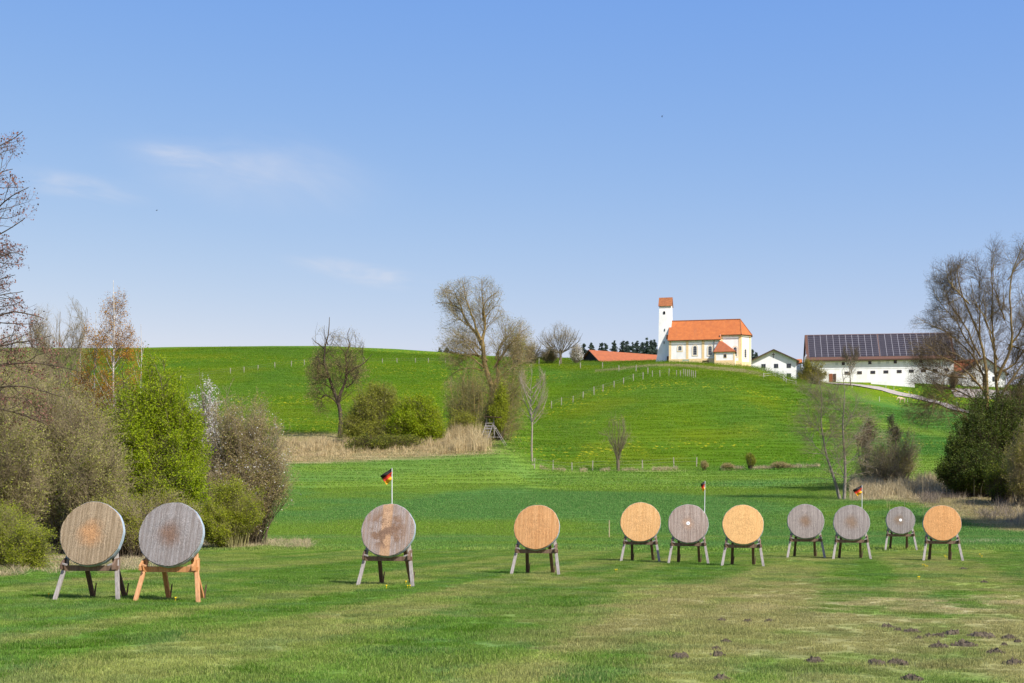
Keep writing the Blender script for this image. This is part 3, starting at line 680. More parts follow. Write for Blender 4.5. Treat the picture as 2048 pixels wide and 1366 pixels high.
def ring(mb, outer, inner, y0, y1, m=0, tf=lambda x, y, z: (x, y, z)):
    n = len(outer)
    for k in range(n):
        j = (k+1) % n; o0, o1, i0, i1 = outer[k], outer[j], inner[k], inner[j]
        mb.face([tf(o0[0], y1, o0[1]), tf(o1[0], y1, o1[1]), tf(i1[0], y1, i1[1]), tf(i0[0], y1, i0[1])], m)
        mb.face([tf(o0[0], y0, o0[1]), tf(o1[0], y0, o1[1]), tf(o1[0], y1, o1[1]), tf(o0[0], y1, o0[1])], m)
        mb.face([tf(i0[0], y0, i0[1]), tf(i1[0], y0, i1[1]), tf(i1[0], y1, i1[1]), tf(i0[0], y1, i0[1])], m)

def church():
    A = math.radians(12); o0 = at(1338, 723, 348); Zb = o0.z
    root = empty('church', o0, -A)
    tag(root, 'white church with orange tiled roof, cream trim and a slim tower on the hilltop', 'church')
    en = 42.7-Zb; rg_ = 48.05-Zb; sl = (rg_-en)/(4.75+.4); zz = lambda v: en+sl*(v+.4)
    nl, ce, ae = 12.4, 17.4, 19.6; bot = -4.0
    foot_ = [(0,0),(nl,0),(nl,1.1),(ce,1.1),(ae,3.3),(ae,6.2),(ce,8.4),(nl,8.4),(nl,9.5),(0,9.5)]
    mb = MB(); tn = en-.02; tch = zz(1.1)-.25
    segs = [(0,1,zz(0)-.2),(1,2,zz(1.1)-.3),(2,3,tch),(3,4,tch),(4,5,tch),(5,6,tch),(6,7,tch),(7,8,zz(1.1)-.3),(8,9,zz(0)-.2)]
    for i, j, h in segs:
        (x0, y0), (x1, y1) = foot_[i], foot_[j]; mb.face([(x0,y0,bot),(x1,y1,bot),(x1,y1,h),(x0,y0,h)])
    mb.face([(0,9.5,bot),(0,0,bot),(0,0,zz(0)-.2),(0,4.75,rg_-.25),(0,9.5,zz(0)-.2)])
    mb.build('wall', PLASTER, root, fix=False)
    # roof
    rb = MB(); c = .85; ev = zz(.75)
    A_, B_, C_, D_, R_, L_ = (-.3,-.4,zz(-.4)), (nl+.2,-.4,zz(-.4)), (nl+.2,.75,zz(.75)), (ce+.1,.75,zz(.75)), (17.0,4.75,rg_), (-.3,4.75,rg_)
    mir = lambda p: (p[0], 9.5-p[1], p[2])
    E_, F_ = (ae+.35,3.15,ev), (ae+.35,6.35,ev)
    for fc in ([A_,B_,C_,D_,R_,L_],[R_,D_,E_],[R_,E_,F_],[R_,F_,mir(D_)],[mir(A_),L_,R_,mir(D_),mir(C_),mir(B_)]): rb.face(fc)
    ro = rb.build('roof', TILE, root, fix=False); so = ro.modifiers.new('t', 'SOLIDIFY'); so.thickness = .16; so.offset = -1
    gb = MB(); gb.bar((-.3,4.75,rg_+.05), (17.05,4.75,rg_+.05), .28, .16, up=(0,0,1))
    gb.bar((17.0,4.75,rg_+.02), (ce+.1,.75,ev+.03), .22, .12, up=(0,0,1)); gb.bar((17.0,4.75,rg_+.02), (ae+.35,3.15,ev+.03), .22, .12, up=(0,0,1)); gb.build('ridge_tiles', TILE_T, ro)
    gt = MB(); gt.bar((-.3,-.47,zz(-.4)-.13), (nl+.2,-.47,zz(-.4)-.13), .14, .14, up=(0,0,1)); gt.bar((nl+.2,.68,ev-.13), (ce+.1,.68,ev-.13), .14, .14, up=(0,0,1)); gt.bar((ce+.1,.68,ev-.13), (ae+.42,3.1,ev-.13), .14, .14, up=(0,0,1))
    gt.build('gutter', BROWN, root)
    gt = MB(); gt.bar((10.95,-.14,.5), (10.95,-.14,en-.2), .10, .10); gt.build('downpipe', BROWN, root)
    # cream bands
    for (u0, u1) in ((0.0,.55),(4.15,4.75),(7.95,8.6)):
        m_ = MB(); m_.box((u0-(.03 if u0==0 else 0),-.05,.0), (u1,-.002,zz(0)-.42)); m_.build('pilaster', CREAM, root)
    m_ = MB(); m_.box((nl+.01,1.04,0), (nl+.55,1.098,tch-.36)); m_.build('pilaster', CREAM, root)
    m_ = MB(); m_.box((ce-.62,1.04,-.9), (ce-.02,1.098,tch-.36)); m_.build('pilaster', CREAM, root)
    d = Vector((ae-ce, 2.2, 0)).normalized(); nrm = Vector((d.y, -d.x, 0))
    def apse(mb, s0, s1, z0, z1, o1=.05, o0=.002, m=0):
        p = lambda s, o, z: tuple(Vector((ce,1.1,0))+d*s+nrm*o+Vector((0,0,z)))
        mb.prism([p(s0,o0,z0),p(s1,o0,z0),p(s1,o0,z1),p(s0,o0,z1)], nrm*(o1-o0), m)
    for s0, s1 in ((.0,.30),(2.62,3.08)):
        m_ = MB(); apse(m_, s0, s1, -1.2, tch-.36); m_.build('pilaster', CREAM, root)
    m_ = MB(); m_.box((-.05,-.09,bot), (nl+.05,-.052,.55)); m_.box((nl+.05,1.0,bot), (ce,1.038,-.05)); apse(m_, 0, 3.1, bot, -.25, .10, .052); m_.build('plinth', CREAM, root)
    m_ = MB(); m_.box((-.05,-.10,zz(0)-.42), (nl+.05,-.004,zz(0)-.18)); m_.box((nl+.06,1.0,tch-.36), (ce+.02,1.096,tch-.02)); apse(m_, .05, 3.1, tch-.36, tch-.02, .11, .004); m_.build('eaves_band', CREAM, root)
    # round-headed windows: cream surround, pale reveal, dark glass
    PALE = simple('pale_reveal', (.78,.76,.70), (.72,.70,.64))
    def win(u, y, w0, w1, wd, tf=lambda x, y, z: (x, y, z)):
        m_ = MB(); ring(m_, arch_pts(u, w0-.28, w1+.34, wd+.62), arch_pts(u, w0-.18, w1+.24, wd+.42), y-.002, y-.07, 0, tf); fr = m_.build('window', CREAM, root, fix=False)
        m_ = MB(); ring(m_, arch_pts(u, w0-.18, w1+.24, wd+.42), arch_pts(u, w0, w1, wd), y-.002, y-.05, 0, tf); m_.build('reveal', PALE, fr, fix=False)
        m_ = MB(); pts = arch_pts(u, w0, w1, wd); m_.face([tf(x, y-.02, z) for x, z in pts]); m_.build('pane', GLASSD, fr, fix=False)
        m_ = MB()
        for k in (1, 2, 3): z_ = w0+(w1-w0)*k/4; m_.face([tf(u-wd/2, y-.03, z_-.03), tf(u+wd/2, y-.03, z_-.03), tf(u+wd/2, y-.03, z_+.03), tf(u-wd/2, y-.03, z_+.03)])
        m_.face([tf(u-.03, y-.034, w0), tf(u+.03, y-.034, w0), tf(u+.03, y-.034, w1-.05), tf(u-.03, y-.034, w1-.05)]); m_.build('glazing_bar', GREYM, fr, fix=False)
    zpx = lambda zy, Y: EYE+(HZ-(580+zy/7.588))/F*Y - Zb
    win(2.66, 0, zpx(915,347), zpx(848,347), .78)
    win(6.32, 0, zpx(980,346), zpx(846,346), .82)
    win(9.98, 0, zpx(980,345), zpx(846,345), .82)
    win(15.95, 1.1, zpx(990,343), zpx(848,343), .74)
    apw = lambda x, y, z: tuple(Vector((ce,1.1,0))+d*(x)+nrm*(1.1-y)*1.0+Vector((0,0,z)))
    win(1.35, 1.1, zpx(990,341), zpx(862,341), .62, tf=lambda x, y, z: tuple(Vector((ce,1.1,0))+d*x+nrm*(1.1-y)+Vector((0,0,z))))
    # sacristy
    m_ = MB(); u0, u1, v0 = 11.2, 16.05, -2.3; es = 39.45-Zb
    m_.face([(u0,v0,bot),(u1,v0,bot),(u1,v0,es),(u0,v0,es)]); m_.face([(u1,v0,bot),(u1,1.09,bot),(u1,1.09,es),(u1,v0,es)]); m_.face([(u0,-.01,bot),(u0,v0,bot),(u0,v0,es),(u0,-.01,es)])
    m_.build('sacristy_wall', PLASTER, root, fix=False)
    m_ = MB(); m_.box((u0-.02,v0-.05,-.8), (u0+.35,v0-.003,es-.25)); m_.box((u1-.35,v0-.05,-.9), (u1+.02,v0-.003,es-.25)); m_.box((u0-.05,v0-.09,bot), (u1+.05,v0-.052,-.25)); m_.box((u0-.05,v0-.09,es-.25), (u1+.05,v0-.004,es-.04)); m_.build('sacristy_trim', CREAM, root)
    ap = (12.25, -.1, 42.35-Zb); ex = es-.05
    m_ = MB(); a_, b2, c_, d_ = (u0-.3,v0-.35,ex), (u1+.35,v0-.35,ex), (u1+.35,1.05,ex), (u0-.3,-.12,ex)
    ap2 = (12.9, 1.05, 42.35-Zb)
    for fc in ([a_,b2,ap],[b2,c_,ap2,ap],[d_,a_,ap]): m_.face(fc)
    so = m_.build('sacristy_roof', TILE_S, root, fix=False).modifiers.new('t', 'SOLIDIFY'); so.thickness = .12; so.offset = -1
    m_ = MB(); ul = 13.75; m_.box((ul-.38,v0-.06,.35), (ul+.38,v0-.003,1.3)); w = m_.build('window', CREAM, root)
    m_ = MB(); m_.box((ul-.3,v0-.075,.43), (ul+.3,v0-.061,1.22)); m_.build('pane', GLASSD, w)
    # tower with battered foot and saddle roof
    ta, tb, tv0, tv1 = -2.72, .22, 3.2, 6.1; tt = 51.87-Zb; tr = 53.95-Zb
    lev = [(bot, 1.15, 1.0), (.0, .85, .75), (2.2, .42, .4), (5.3, .18, .2), (10, .1, .1), (tt, 0, 0)]
    m_ = MB()
    for (z0, a0, c0), (z1, a1, c1) in zip(lev, lev[1:]):
        q = lambda a, c, z: [(ta-a,tv0-c,z),(tb+c*.3,tv0-c,z),(tb+c*.3,tv1+c,z),(ta-a,tv1+c,z)]
        P0, P1 = q(a0,c0,z0), q(a1,c1,z1)
        for k in range(4): j = (k+1) % 4; m_.face([P0[k],P0[j],P1[j],P1[k]])
    vm = (tv0+tv1)/2
    m_.face([(ta,tv1,tt),(ta,tv0,tt),(ta,vm,tr-.1)]); m_.face([(tb,tv0,tt),(tb,tv1,tt),(tb,vm,tr-.1)])
    tw = m_.build('tower', PLASTER, root, fix=False)
    m_ = MB(); e = .22; m_.face([(ta-e,tv0-.3,tt-.25),(tb+e,tv0-.3,tt-.25),(tb+e,vm,tr),(ta-e,vm,tr)]); m_.face([(tb+e,tv1+.3,tt-.25),(ta-e,tv1+.3,tt-.25),(ta-e,vm,tr),(tb+e,vm,tr)])
    so = m_.build('tower_roof', TILE_T, tw, fix=False).modifiers.new('t', 'SOLIDIFY'); so.thickness = .14; so.offset = -1
    DARKO = simple('dark_opening', (.012,.012,.014), rough=.9)
    zt = lambda zy: EYE+(HZ-(580+zy/7.588))/F*351.5 - Zb
    m_ = MB(); m_.prism([(x, tv0-.13, z) for x, z in arch_pts(-1.5, zt(368), zt(322), .52)], (0,.1,0)); m_.build('bell_opening', DARKO, tw)
    for zy, u, c in ((607,-1.35,.2),(800,-1.5,.40)):
        m_ = MB(); m_.box((u-.08,tv0-c-.08,zt(zy+18)), (u+.08,tv0-c+.1,zt(zy-18))); m_.build('slit', DARKO, tw)
    m_ = MB(); m_.box((-.75,tv0-.95,-.2), (.05,tv0-.5,1.55)); m_.build('tower_door', BROWNR, tw)
    # low link roof between tower and nave
    m_ = MB(); m_.face([(-.95,2.2,zz(.2)),(-.02,2.2,zz(.2)),(-.02,3.9,zz(1.9)+.6),(-.95,3.9,zz(1.9)+.6)]); m_.build('link_roof', TILE, root, fix=False)
    return root
church()

def bench(px, py, Y, label, mat):
    p = at(px, py, Y); p.z = gz(p.x, p.y); r = empty('bench', p, -math.radians(20)); tag(r, label, 'bench')
    m_ = MB(); m_.box((-.8,-.2,.42),(.8,.2,.47)); m_.build('seat', mat, r); m_ = MB(); m_.box((-.8,.2,.5),(.8,.24,.85)); m_.build('backrest', mat, r)
    for x in (-.65,.65): m_ = MB(); m_.box((x-.05,-.18,-.3),(x+.05,.18,.418)); m_.build('leg', mat, r)
bench(1371, 724, 344.5, 'pale bench against the church wall below the left windows', simple('pale_bench', (.45,.5,.38)))
bench(1411, 726, 342.5, 'dark bench against the church wall left of the sacristy', BROWN)

def gable_house(name, px, py_base, Y, wd, dp, wall_h, rise, rz, label, roof, over=.7, windows=(), cross=False, wallm=None, extra=3.0):
    p = at(px, py_base, Y); r = empty(name, p, rz); tag(r, label, 'house' if 'house' in name else 'shed')
    wm = wallm or PLASTER; h = wd/2
    m_ = MB(); m_.face([(-h,0,-extra),(h,0,-extra),(h,0,wall_h),(0,0,wall_h+rise),(-h,0,wall_h)]); m_.face([(h,dp,-extra),(-h,dp,-extra),(-h,dp,wall_h),(0,dp,wall_h+rise),(h,dp,wall_h)])
    m_.face([(h,0,-extra),(h,dp,-extra),(h,dp,wall_h),(h,0,wall_h)]); m_.face([(-h,dp,-extra),(-h,0,-extra),(-h,0,wall_h),(-h,dp,wall_h)]); m_.build('wall', wm, r, fix=False)
    k = rise/h; m_ = MB(); e = .08
    m_.face([(-h-over,-over,wall_h-k*over+e),(0,-over,wall_h+rise+e),(0,dp+over,wall_h+rise+e),(-h-over,dp+over,wall_h-k*over+e)][::-1])
    m_.face([(0,-over,wall_h+rise+e),(h+over,-over,wall_h-k*over+e),(h+over,dp+over,wall_h-k*over+e),(0,dp+over,wall_h+rise+e)][::-1])
    ro = m_.build('roof', roof, r, fix=False); so = ro.modifiers.new('t', 'SOLIDIFY'); so.thickness = .2; so.offset = 0
    m_ = MB()
    for s in (-1, 1): m_.bar((s*(h+over),-over-.03,wall_h-k*over+e-.05), (0,-over-.03,wall_h+rise+e-.03), .30, .06, up=(0,1,0))
    m_.build('bargeboard', BROWN, r)
    for (u, w, ww, hh) in windows:
        m_ = MB(); m_.box((u-ww/2-.07,-.05,w-hh/2-.07), (u+ww/2+.07,-.003,w+hh/2+.07)); f = m_.build('window', GREYM, r)
        m_ = MB(); m_.box((u-ww/2,-.07,w-hh/2), (u-.03,-.052,w+hh/2)); m_.box((u+.03,-.07,w-hh/2), (u+ww/2,-.052,w+hh/2)); m_.build('pane', GLASSD, f)
    if cross:
        m_ = MB(); z = wall_h+rise*.55; m_.box((-.07,-.1,z-.8),(.07,-.003,z+.5)); m_.box((-.38,-.105,z-.02),(.38,-.101+.06,z+.12)); m_.build('wall_cross', BROWN, r)
    return r
s_ = F/388.0
w1 = lambda zx, zy: ((1480+zx/4.267-1547)/s_, (762-(640+zy/4.267))/s_, 1.05, 1.05)
gable_house('farmhouse', 1547, 762, 388, 12.3, 15, 5.55, 2.9, -math.radians(8), 'white farmhouse with a brown gable roof and a cross, right below the church', BROWNR, .8,
            [w1(202,392), w1(308,392), w1(415,392), w1(308,467), w1(415,475)], cross=True)
# lean shadowed far house behind the bare trees
gable_house('village_house', 1968, 782, 392, 11.5, 12, 5.0, 4.2, -math.radians(5), 'white gabled house half hidden behind the big bare tree on the right', BROWNR, .9,
            [(-2.8,3.3,1.0,1.2), (0.2,3.3,1.0,1.2), (2.8,3.3,1.0,1.2), (0,6.2,.9,1.0)])
gable_house('red_roof_house', 1946, 775, 430, 6.0, 9, 5.2, 3.2, math.radians(62), 'small house with a red tiled roof far behind the big bare tree', TILE_S, .5, [(0,3,1,1)])
gable_house('outbuilding', 1601, 772, 416, 5, 12, 6.4, 1.3, math.radians(84), 'low outbuilding with orange roof between the farmhouse and the barn', TILE, .3)

def long_shed():
    p = at(1199, 727, 377); Zg = p.z; th = math.radians(-35)   # long axis runs back to the right
    r = empty('long_shed', p, -math.radians(35)); r.rotation_euler = (0, 0, math.radians(33)); tag(r, 'long low shed with a red tiled roof and black gable left of the church', 'shed')
    L, w, hw, ri = 27, 8.6, .75, 3.1
    m_ = MB(); m_.face([(0,w,-2),(0,0,-2),(0,0,hw),(0,w/2,hw+ri),(0,w,hw)]); m_.face([(L,0,-2),(L,w,-2),(L,w,hw),(L,w/2,hw+ri),(L,0,hw)])
    m_.face([(0,0,-2),(L,0,-2),(L,0,hw),(0,0,hw)]); m_.face([(L,w,-2),(0,w,-2),(0,w,hw),(L,w,hw)]); m_.build('wall', BLACKW, r, fix=False)
    k = ri/(w/2); o = .5; m_ = MB()
    m_.face([(-o,-o,hw-k*o+.1),(L+o,-o,hw-k*o+.1),(L+o,w/2,hw+ri+.1),(-o,w/2,hw+ri+.1)]); m_.face([(L+o,w+o,hw-k*o+.1),(-o,w+o,hw-k*o+.1),(-o,w/2,hw+ri+.1),(L+o,w/2,hw+ri+.1)])
    so = m_.build('roof', TILE_S, r, fix=False).modifiers.new('t', 'SOLIDIFY'); so.thickness = .15; so.offset = 0
    m_ = MB()
    for y0, y1 in ((-o, w/2), (w+o, w/2)): m_.bar((-o-.03, y0, hw-k*o+.05 ), (-o-.03, y1, hw+ri+.07), .22, .05, up=(1,0,0))
    m_.build('bargeboard', BROWNR, r)
long_shed()

def barn():
    Y0 = 399.0; s = F/Y0; p = at(1616, 764, Y0); a = math.radians(8)
    r = empty('barn', p, -a); tag(r, 'long white barn with dark solar panels covering its whole roof', 'barn')
    L, Wd, hw = 39.6, 15.0, 6.5; ri = 7.5; k = ri/(Wd/2); o = .45
    m_ = MB(); m_.face([(0,0,-3),(L,0,-3),(L,0,hw),(0,0,hw)]); m_.face([(L,0,-3),(L,Wd,-3),(L,Wd,hw),(L,Wd/2,hw+ri),(L,0,hw)]); m_.face([(L,Wd,-3),(0,Wd,-3),(0,Wd,hw),(L,Wd,hw)]); m_.face([(0,Wd,-3),(0,0,-3),(0,0,hw),(0,Wd/2,hw+ri),(0,Wd,hw)])
    m_.build('wall', PLASTER, r, fix=False)
    m_ = MB(); sl = lambda y, l=.12: hw+k*y+l
    m_.face([(-o,-.5,sl(-.5)),(L+o,-.5,sl(-.5)),(L+o,Wd/2,sl(Wd/2)),(-o,Wd/2,sl(Wd/2))]); m_.face([(L+o,Wd+1,sl(-.5)),(-o,Wd+1,sl(-.5)),(-o,Wd/2,sl(Wd/2)),(L+o,Wd/2,sl(Wd/2))])
    ro = m_.build('roof', simple('barn_roof_tiles', (.14,.07,.05), (.10,.055,.042), 3), r, fix=False); so = ro.modifiers.new('t', 'SOLIDIFY'); so.thickness = .2; so.offset = -1
    m_ = MB(); m_.box((-o,-1.05,sl(-.5)-.42),(L+o,-.5,sl(-.5)-.02)); m_.build('eaves_board', BROWN, r)
    # solar arrays: two fields of framed modules lying on the slope
    cell, t, b, _ = mat_new('solar_cell'); b.inputs['Roughness'].default_value = .22
    t.links.new(mixrgb(t, noise(t, .35, 2), (.030,.026,.030), (.048,.042,.048)), b.inputs['Base Color']); FR = simple('module_frame', (.30,.29,.31), (.25,.24,.26), rough=.5)
    nrm = Vector((0, -k, 1)).normalized(); yd = Vector((0, 1, k)).normalized(); sLen = math.hypot(Wd/2, ri)
    for u0, u1 in ((.35, 19.62), (19.92, L-.25)):
        nc, nr = 11, 11; g = MB(); f = MB(); lo = .45; hi = sLen-.35
        def q(u, v, l): return Vector((u, 0, hw+.12)) + yd*v + nrm*l
        f.prism([q(u0,lo,.03), q(u1,lo,.03), q(u1,hi,.03), q(u0,hi,.03)], nrm*.06)
        fo = f.build('solar_array', FR, r)
        for i in range(nc):
            for j in range(nr):
                a0 = u0+(u1-u0)*i/nc+.055; a1 = u0+(u1-u0)*(i+1)/nc-.055; b0 = lo+(hi-lo)*j/nr+.03; b1 = lo+(hi-lo)*(j+1)/nr-.03
                g.face([q(a0,b0,.10), q(a1,b0,.10), q(a1,b1,.10), q(a0,b1,.10)])
        g.build('solar_cells', cell, fo, fix=False)
    U = lambda zx: (1480+zx/4.267-1616)/s; Wz = lambda zy: (764-(640+zy/4.267))/s
    WD = simple('brown_window', (.10,.055,.035), (.07,.04,.03)); LT = simple('pale_vent', (.62,.64,.62), (.55,.57,.56))
    def w(u, z, ww, hh, dark=True):
        z += u*math.sin(a)*.13
        m_ = MB(); m_.box((u-ww/2,-.06,z-hh/2),(u+ww/2,-.003,z+hh/2)); f_ = m_.build('window', WD if dark else LT, r)
        if dark: m_ = MB(); m_.box((u-ww/2+.14,-.075,z-hh/2+.14),(u+ww/2-.1,-.061,z+hh/2-.08)); m_.build('pane', GLASSD, f_)
    for zx in (875,1095,1305,1515,1735): w(U(zx), Wz(381), .85, .85)
    for zx in (820,1172,1243,1380,1450,1600): w(U(zx), Wz(381), .75, .8, False)
    for zx in (905,1010,1120,1228,1338,1437,1535,1632,1728): w(U(zx), Wz(463), 1.3, .85)
    m_ = MB(); m_.box((U(755),-.08,-.3),(U(786),-.003,2.25)); m_.build('wooden_door', simple('orange_door', (.30,.10,.045), (.22,.08,.04)), r)
    m_ = MB(); m_.box((U(789),-.07,-.3),(U(815),-.003,2.2)); m_.build('dark_door', BROWN, r)
    m_ = MB(); m_.box((0,-.05,3.55),(L,-.003,3.63)); m_.build('string_course', LT, r)
    # exhaust duct at the left gable
    m_ = MB()
    pts = [(-1.0,-.6,1.2),(-1.0,-.6,5.6),(-.9,-.5,6.8),(-.4,-.2,7.6)]
    for p0, p1 in zip(pts, pts[1:]): m_.bar(p0, p1, .38, .38)
    m_.build('duct', GREYM, r)
barn()
# white retaining wall below the barn
p = at(1742, 776, 391); mb = MB(); mb.box((0,0,-2.5),(11.6,.35,1.75)); o = mb.build('retaining_wall', PLASTER); o.location = p; o.rotation_euler = (0,0,-math.radians(10)); tag(o, 'white retaining wall in front of the right half of the barn', 'wall')
# gravel lane from the barn down to the right
def strip(name, pts, width, mat, lift=.05, label=None):
    V = []; q = []
    P_ = []
    for a_, b_2 in zip(pts, pts[1:]):
        for k in range(12): P_.append(a_.lerp(b_2, k/12))
    P_.append(pts[-1])
    for i, p in enumerate(P_):
        d = (P_[min(i+1, len(P_)-1)]-P_[max(i-1, 0)]); d.z = 0; d.normalize(); n = Vector((-d.y, d.x, 0))
        for s in np.linspace(-.5, .5, 5): x = p+n*s*width; V.append((x.x, x.y, gz(x.x, x.y)+lift))
    for i in range(len(P_)-1):
        for k in range(4): q.append((i*5+k, i*5+k+1, i*5+k+6, i*5+k+5))
    o = np_obj(name, mat, None, verts=V, quads=np.array(q)[:, ::-1]); return o
GRAVEL = simple('gravel', (.36,.32,.28), (.28,.25,.22), 1.5, rough=.95, bmp=.3)
lane = strip('gravel_lane', [hit(1650,767,300), hit(1700,770,300), hit(1760,779,300), hit(1830,795,290), hit(1890,810,280), hit(1950,828,270), hit(2050,862,230)], 3.4, GRAVEL, .28); tag(lane, kind='structure')
yard = strip('farmyard', [hit(1905,786,300), hit(1960,789,300), hit(2100,795,300)], 7, GRAVEL, .15); tag(yard, kind='structure')

# ================================================================== FENCES
POST = simple('grey_post', (.36,.33,.27), (.28,.25,.21), 8); POSTW = simple('pale_post', (.50,.48,.43), (.40,.38,.34), 8); WIRE = simple('fence_wire', (.22,.22,.20), rough=.5)
def fence(label, pts, h=1.25, mat=None, wire=True, rails=0, y0=150, seed=0, w=.15):
    jr = random.Random(seed); G = [hit(px, py, y0, 449) for px, py in pts]
    r = empty('pasture_fence', G[0]); tag(r, label, 'fence'); o = G[0]; tops = []
    for g in G:
        mb = MB(); hh = h*jr.uniform(.88, 1.1); l = Vector((jr.uniform(-.06,.06), jr.uniform(-.05,.05), hh)); g = g-o
        mb.bar(g+Vector((0,0,-.25)), g+l, w, w, taper=.85); mb.build('post', mat or POST, r); tops.append(g+l*.9)
    if wire:
        mb = MB()
        for a_, b_2 in zip(tops, tops[1:]):
            for q in (0, -.45): mb.bar(a_+Vector((0,0,q)), b_2+Vector((0,0,q)), .014, .014, up=(0,0,1))
        mb.build('wire', WIRE, r)
    if rails:
        for a_, b_2 in zip(tops, tops[1:]):
            for q in range(rails): mb = MB(); mb.bar(a_+Vector((0,0,-.1-q*.5)), b_2+Vector((0,0,-.1-q*.5)), .10, .05, up=(0,0,1)); mb.build('rail', mat or POST, r)
fence('wire fence with grey posts climbing the left hillside and crossing it under the skyline', [(361,762),(461,747),(488,745),(516,740),(550,736),(583,733),(609,731),(726,727),(765,727),(794,726),(831,726),(857,726),(891,727),(922,727)], 1.3, seed=1, y0=215, w=.17)
fence('wire fence with weathered posts running along the crest towards the church', [(1078,729),(1119,731),(1161,737),(1205,737),(1238,743),(1272,744),(1296,748)], 1.45, seed=2, y0=215, w=.2)
fence('wire fence climbing the left edge of the church hill', [(1103,817),(1123,811),(1146,806),(1166,798),(1188,790),(1206,783),(1228,777),(1247,769),(1267,762),(1286,759)], 1.55, seed=3, y0=200, w=.17)
fence('short run of closely set posts on the crest in front of the church', [(1305,754),(1320,753),(1338,752),(1353,753),(1361,754),(1367,752.5),(1371,753),(1375,753.5),(1379,754),(1383,754.6),(1387,755.2),(1391,756)], 1.45, seed=4, y0=215, w=.15)
fence('wire fence along the foot of the church hill', [(1069,938),(1106,943),(1144,943),(1185,942),(1285,940),(1348,935),(1393,933)], 1.35, seed=5, y0=150, w=.13)
fence('pale rail fence descending from the church hill towards the farm', [(1527,757),(1551,753),(1567,762),(1573,768),(1592,772)], 1.2, POSTW, rails=2, seed=6, y0=215, w=.14)
fence('loose fence posts in the horse pasture below the barn', [(1759,803),(1815,806),(1871,800),(1914,812)], 1.3, POSTW, seed=7, y0=215, w=.12)
fence('thin pale posts along the lane in front of the barn', [(1704,776),(1772,779),(1788,782),(1818,790)], 1.1, POSTW, seed=8, y0=215, w=.10, wire=False)

# ================================================================== HORSE
def horse():
    g = hit(1803, 806, 250); r = empty('horse', g, math.radians(4)); tag(r, 'pale cream horse standing in the pasture below the barn lane', 'horse')
    vs = []; es = []; rr = []
    def chain(pts, start=None):
        prev = start
        for (x, y, z, q) in pts:
            vs.append((x, y, z)); rr.append(q)
            if prev is not None: es.append((prev, len(vs)-1))
            prev = len(vs)-1
        return prev
    chain([(.62,0,1.22,.29)]); b = chain([(.15,0,1.18,.31)], 0); c = chain([(-.35,0,1.2,.30)], b)
    chain([(-.62,0,1.32,.20),(-.90,0,1.30,.13),(-1.12,0,1.12,.11),(-1.22,0,.92,.12),(-1.30,0,.70,.075)], c)
    for s in (-1, 1):
        chain([(-.42,s*.15,.85,.12),(-.42,s*.16,.50,.07),(-.44,s*.16,.08,.05),(-.50,s*.16,.03,.06)], c)
        chain([(.72,s*.15,.88,.16),(.62,s*.16,.66,.10),(.80,s*.16,.48,.065),(.76,s*.16,.08,.05),(.70,s*.16,.03,.06)], 0)
    me = bpy.data.meshes.new('body'); me.from_pydata(vs, es, []); o = bpy.data.objects.new('body', me); link(o); o.parent = r
    sk = o.modifiers.new('s', 'SKIN'); 
    for i, q in enumerate(rr): me.skin_vertices[0].data[i].radius = (q, q)
    me.skin_vertices[0].data[0].use_root = True
    ss = o.modifiers.new('ss', 'SUBSURF'); ss.levels = 1; ss.render_levels = 2; me.materials.append(simple('cream_coat', (.66,.50,.36), (.58,.42,.28), 4))
    HAIR = simple('pale_hair', (.62,.56,.46)); mb = MB(); mb.bar((.86,0,1.30),(.98,0,.62),.13,.16,taper=.5); mb.build('tail', HAIR, r)
    mb = MB(); mb.bar((-.55,0,1.56),(-1.10,0,1.30),.07,.22, up=(0,0,1)); mb.build('mane', HAIR, r)
    mb = MB()
    for s in (-1, 1): mb.bar((-1.10,s*.07,1.2),(-1.08,s*.09,1.36),.06,.04,taper=.3)
    mb.build('ears', HAIR, r)
horse()

# ================================================================== BIRDS
def bird(px, py, Y, label, flap):
    p = at(px, py, Y); r = empty('bird', p, .5); tag(r, label, 'bird', 'birds in the sky'); bm_ = simple('dark_feathers', (.02,.02,.022))
    mb = MB(); n = 8; prof = [(-.13,.004),(-.08,.03),(0,.042),(.08,.03),(.12,.014),(.2,.02)]
    for x, q in prof: mb.v += [(x, q*math.cos(6.283*k/n), q*math.sin(6.283*k/n)) for k in range(n)]
    for l in range(len(prof)-1):
        for k in range(n): j = (k+1) % n; mb.f.append((l*n+k, l*n+j, (l+1)*n+j, (l+1)*n+k)); mb.m.append(0)
    mb.build('body', bm_, r)
    for s in (-1, 1):
        mb = MB(); mb.prism([(-.05,0,.01),(.07,0,.01),(.09,s*.17,.01+flap*.17),(.06,s*.34,.01+flap*.25),(0,s*.18,.01+flap*.17)], (0,0,.008)); mb.build('wing', bm_, r)
bird(1324, 234, 300, 'tiny dark bird high in the sky above the church tower', 1.6)
bird(313, 421, 230, 'tiny dark bird in the sky above the left trees', .4)

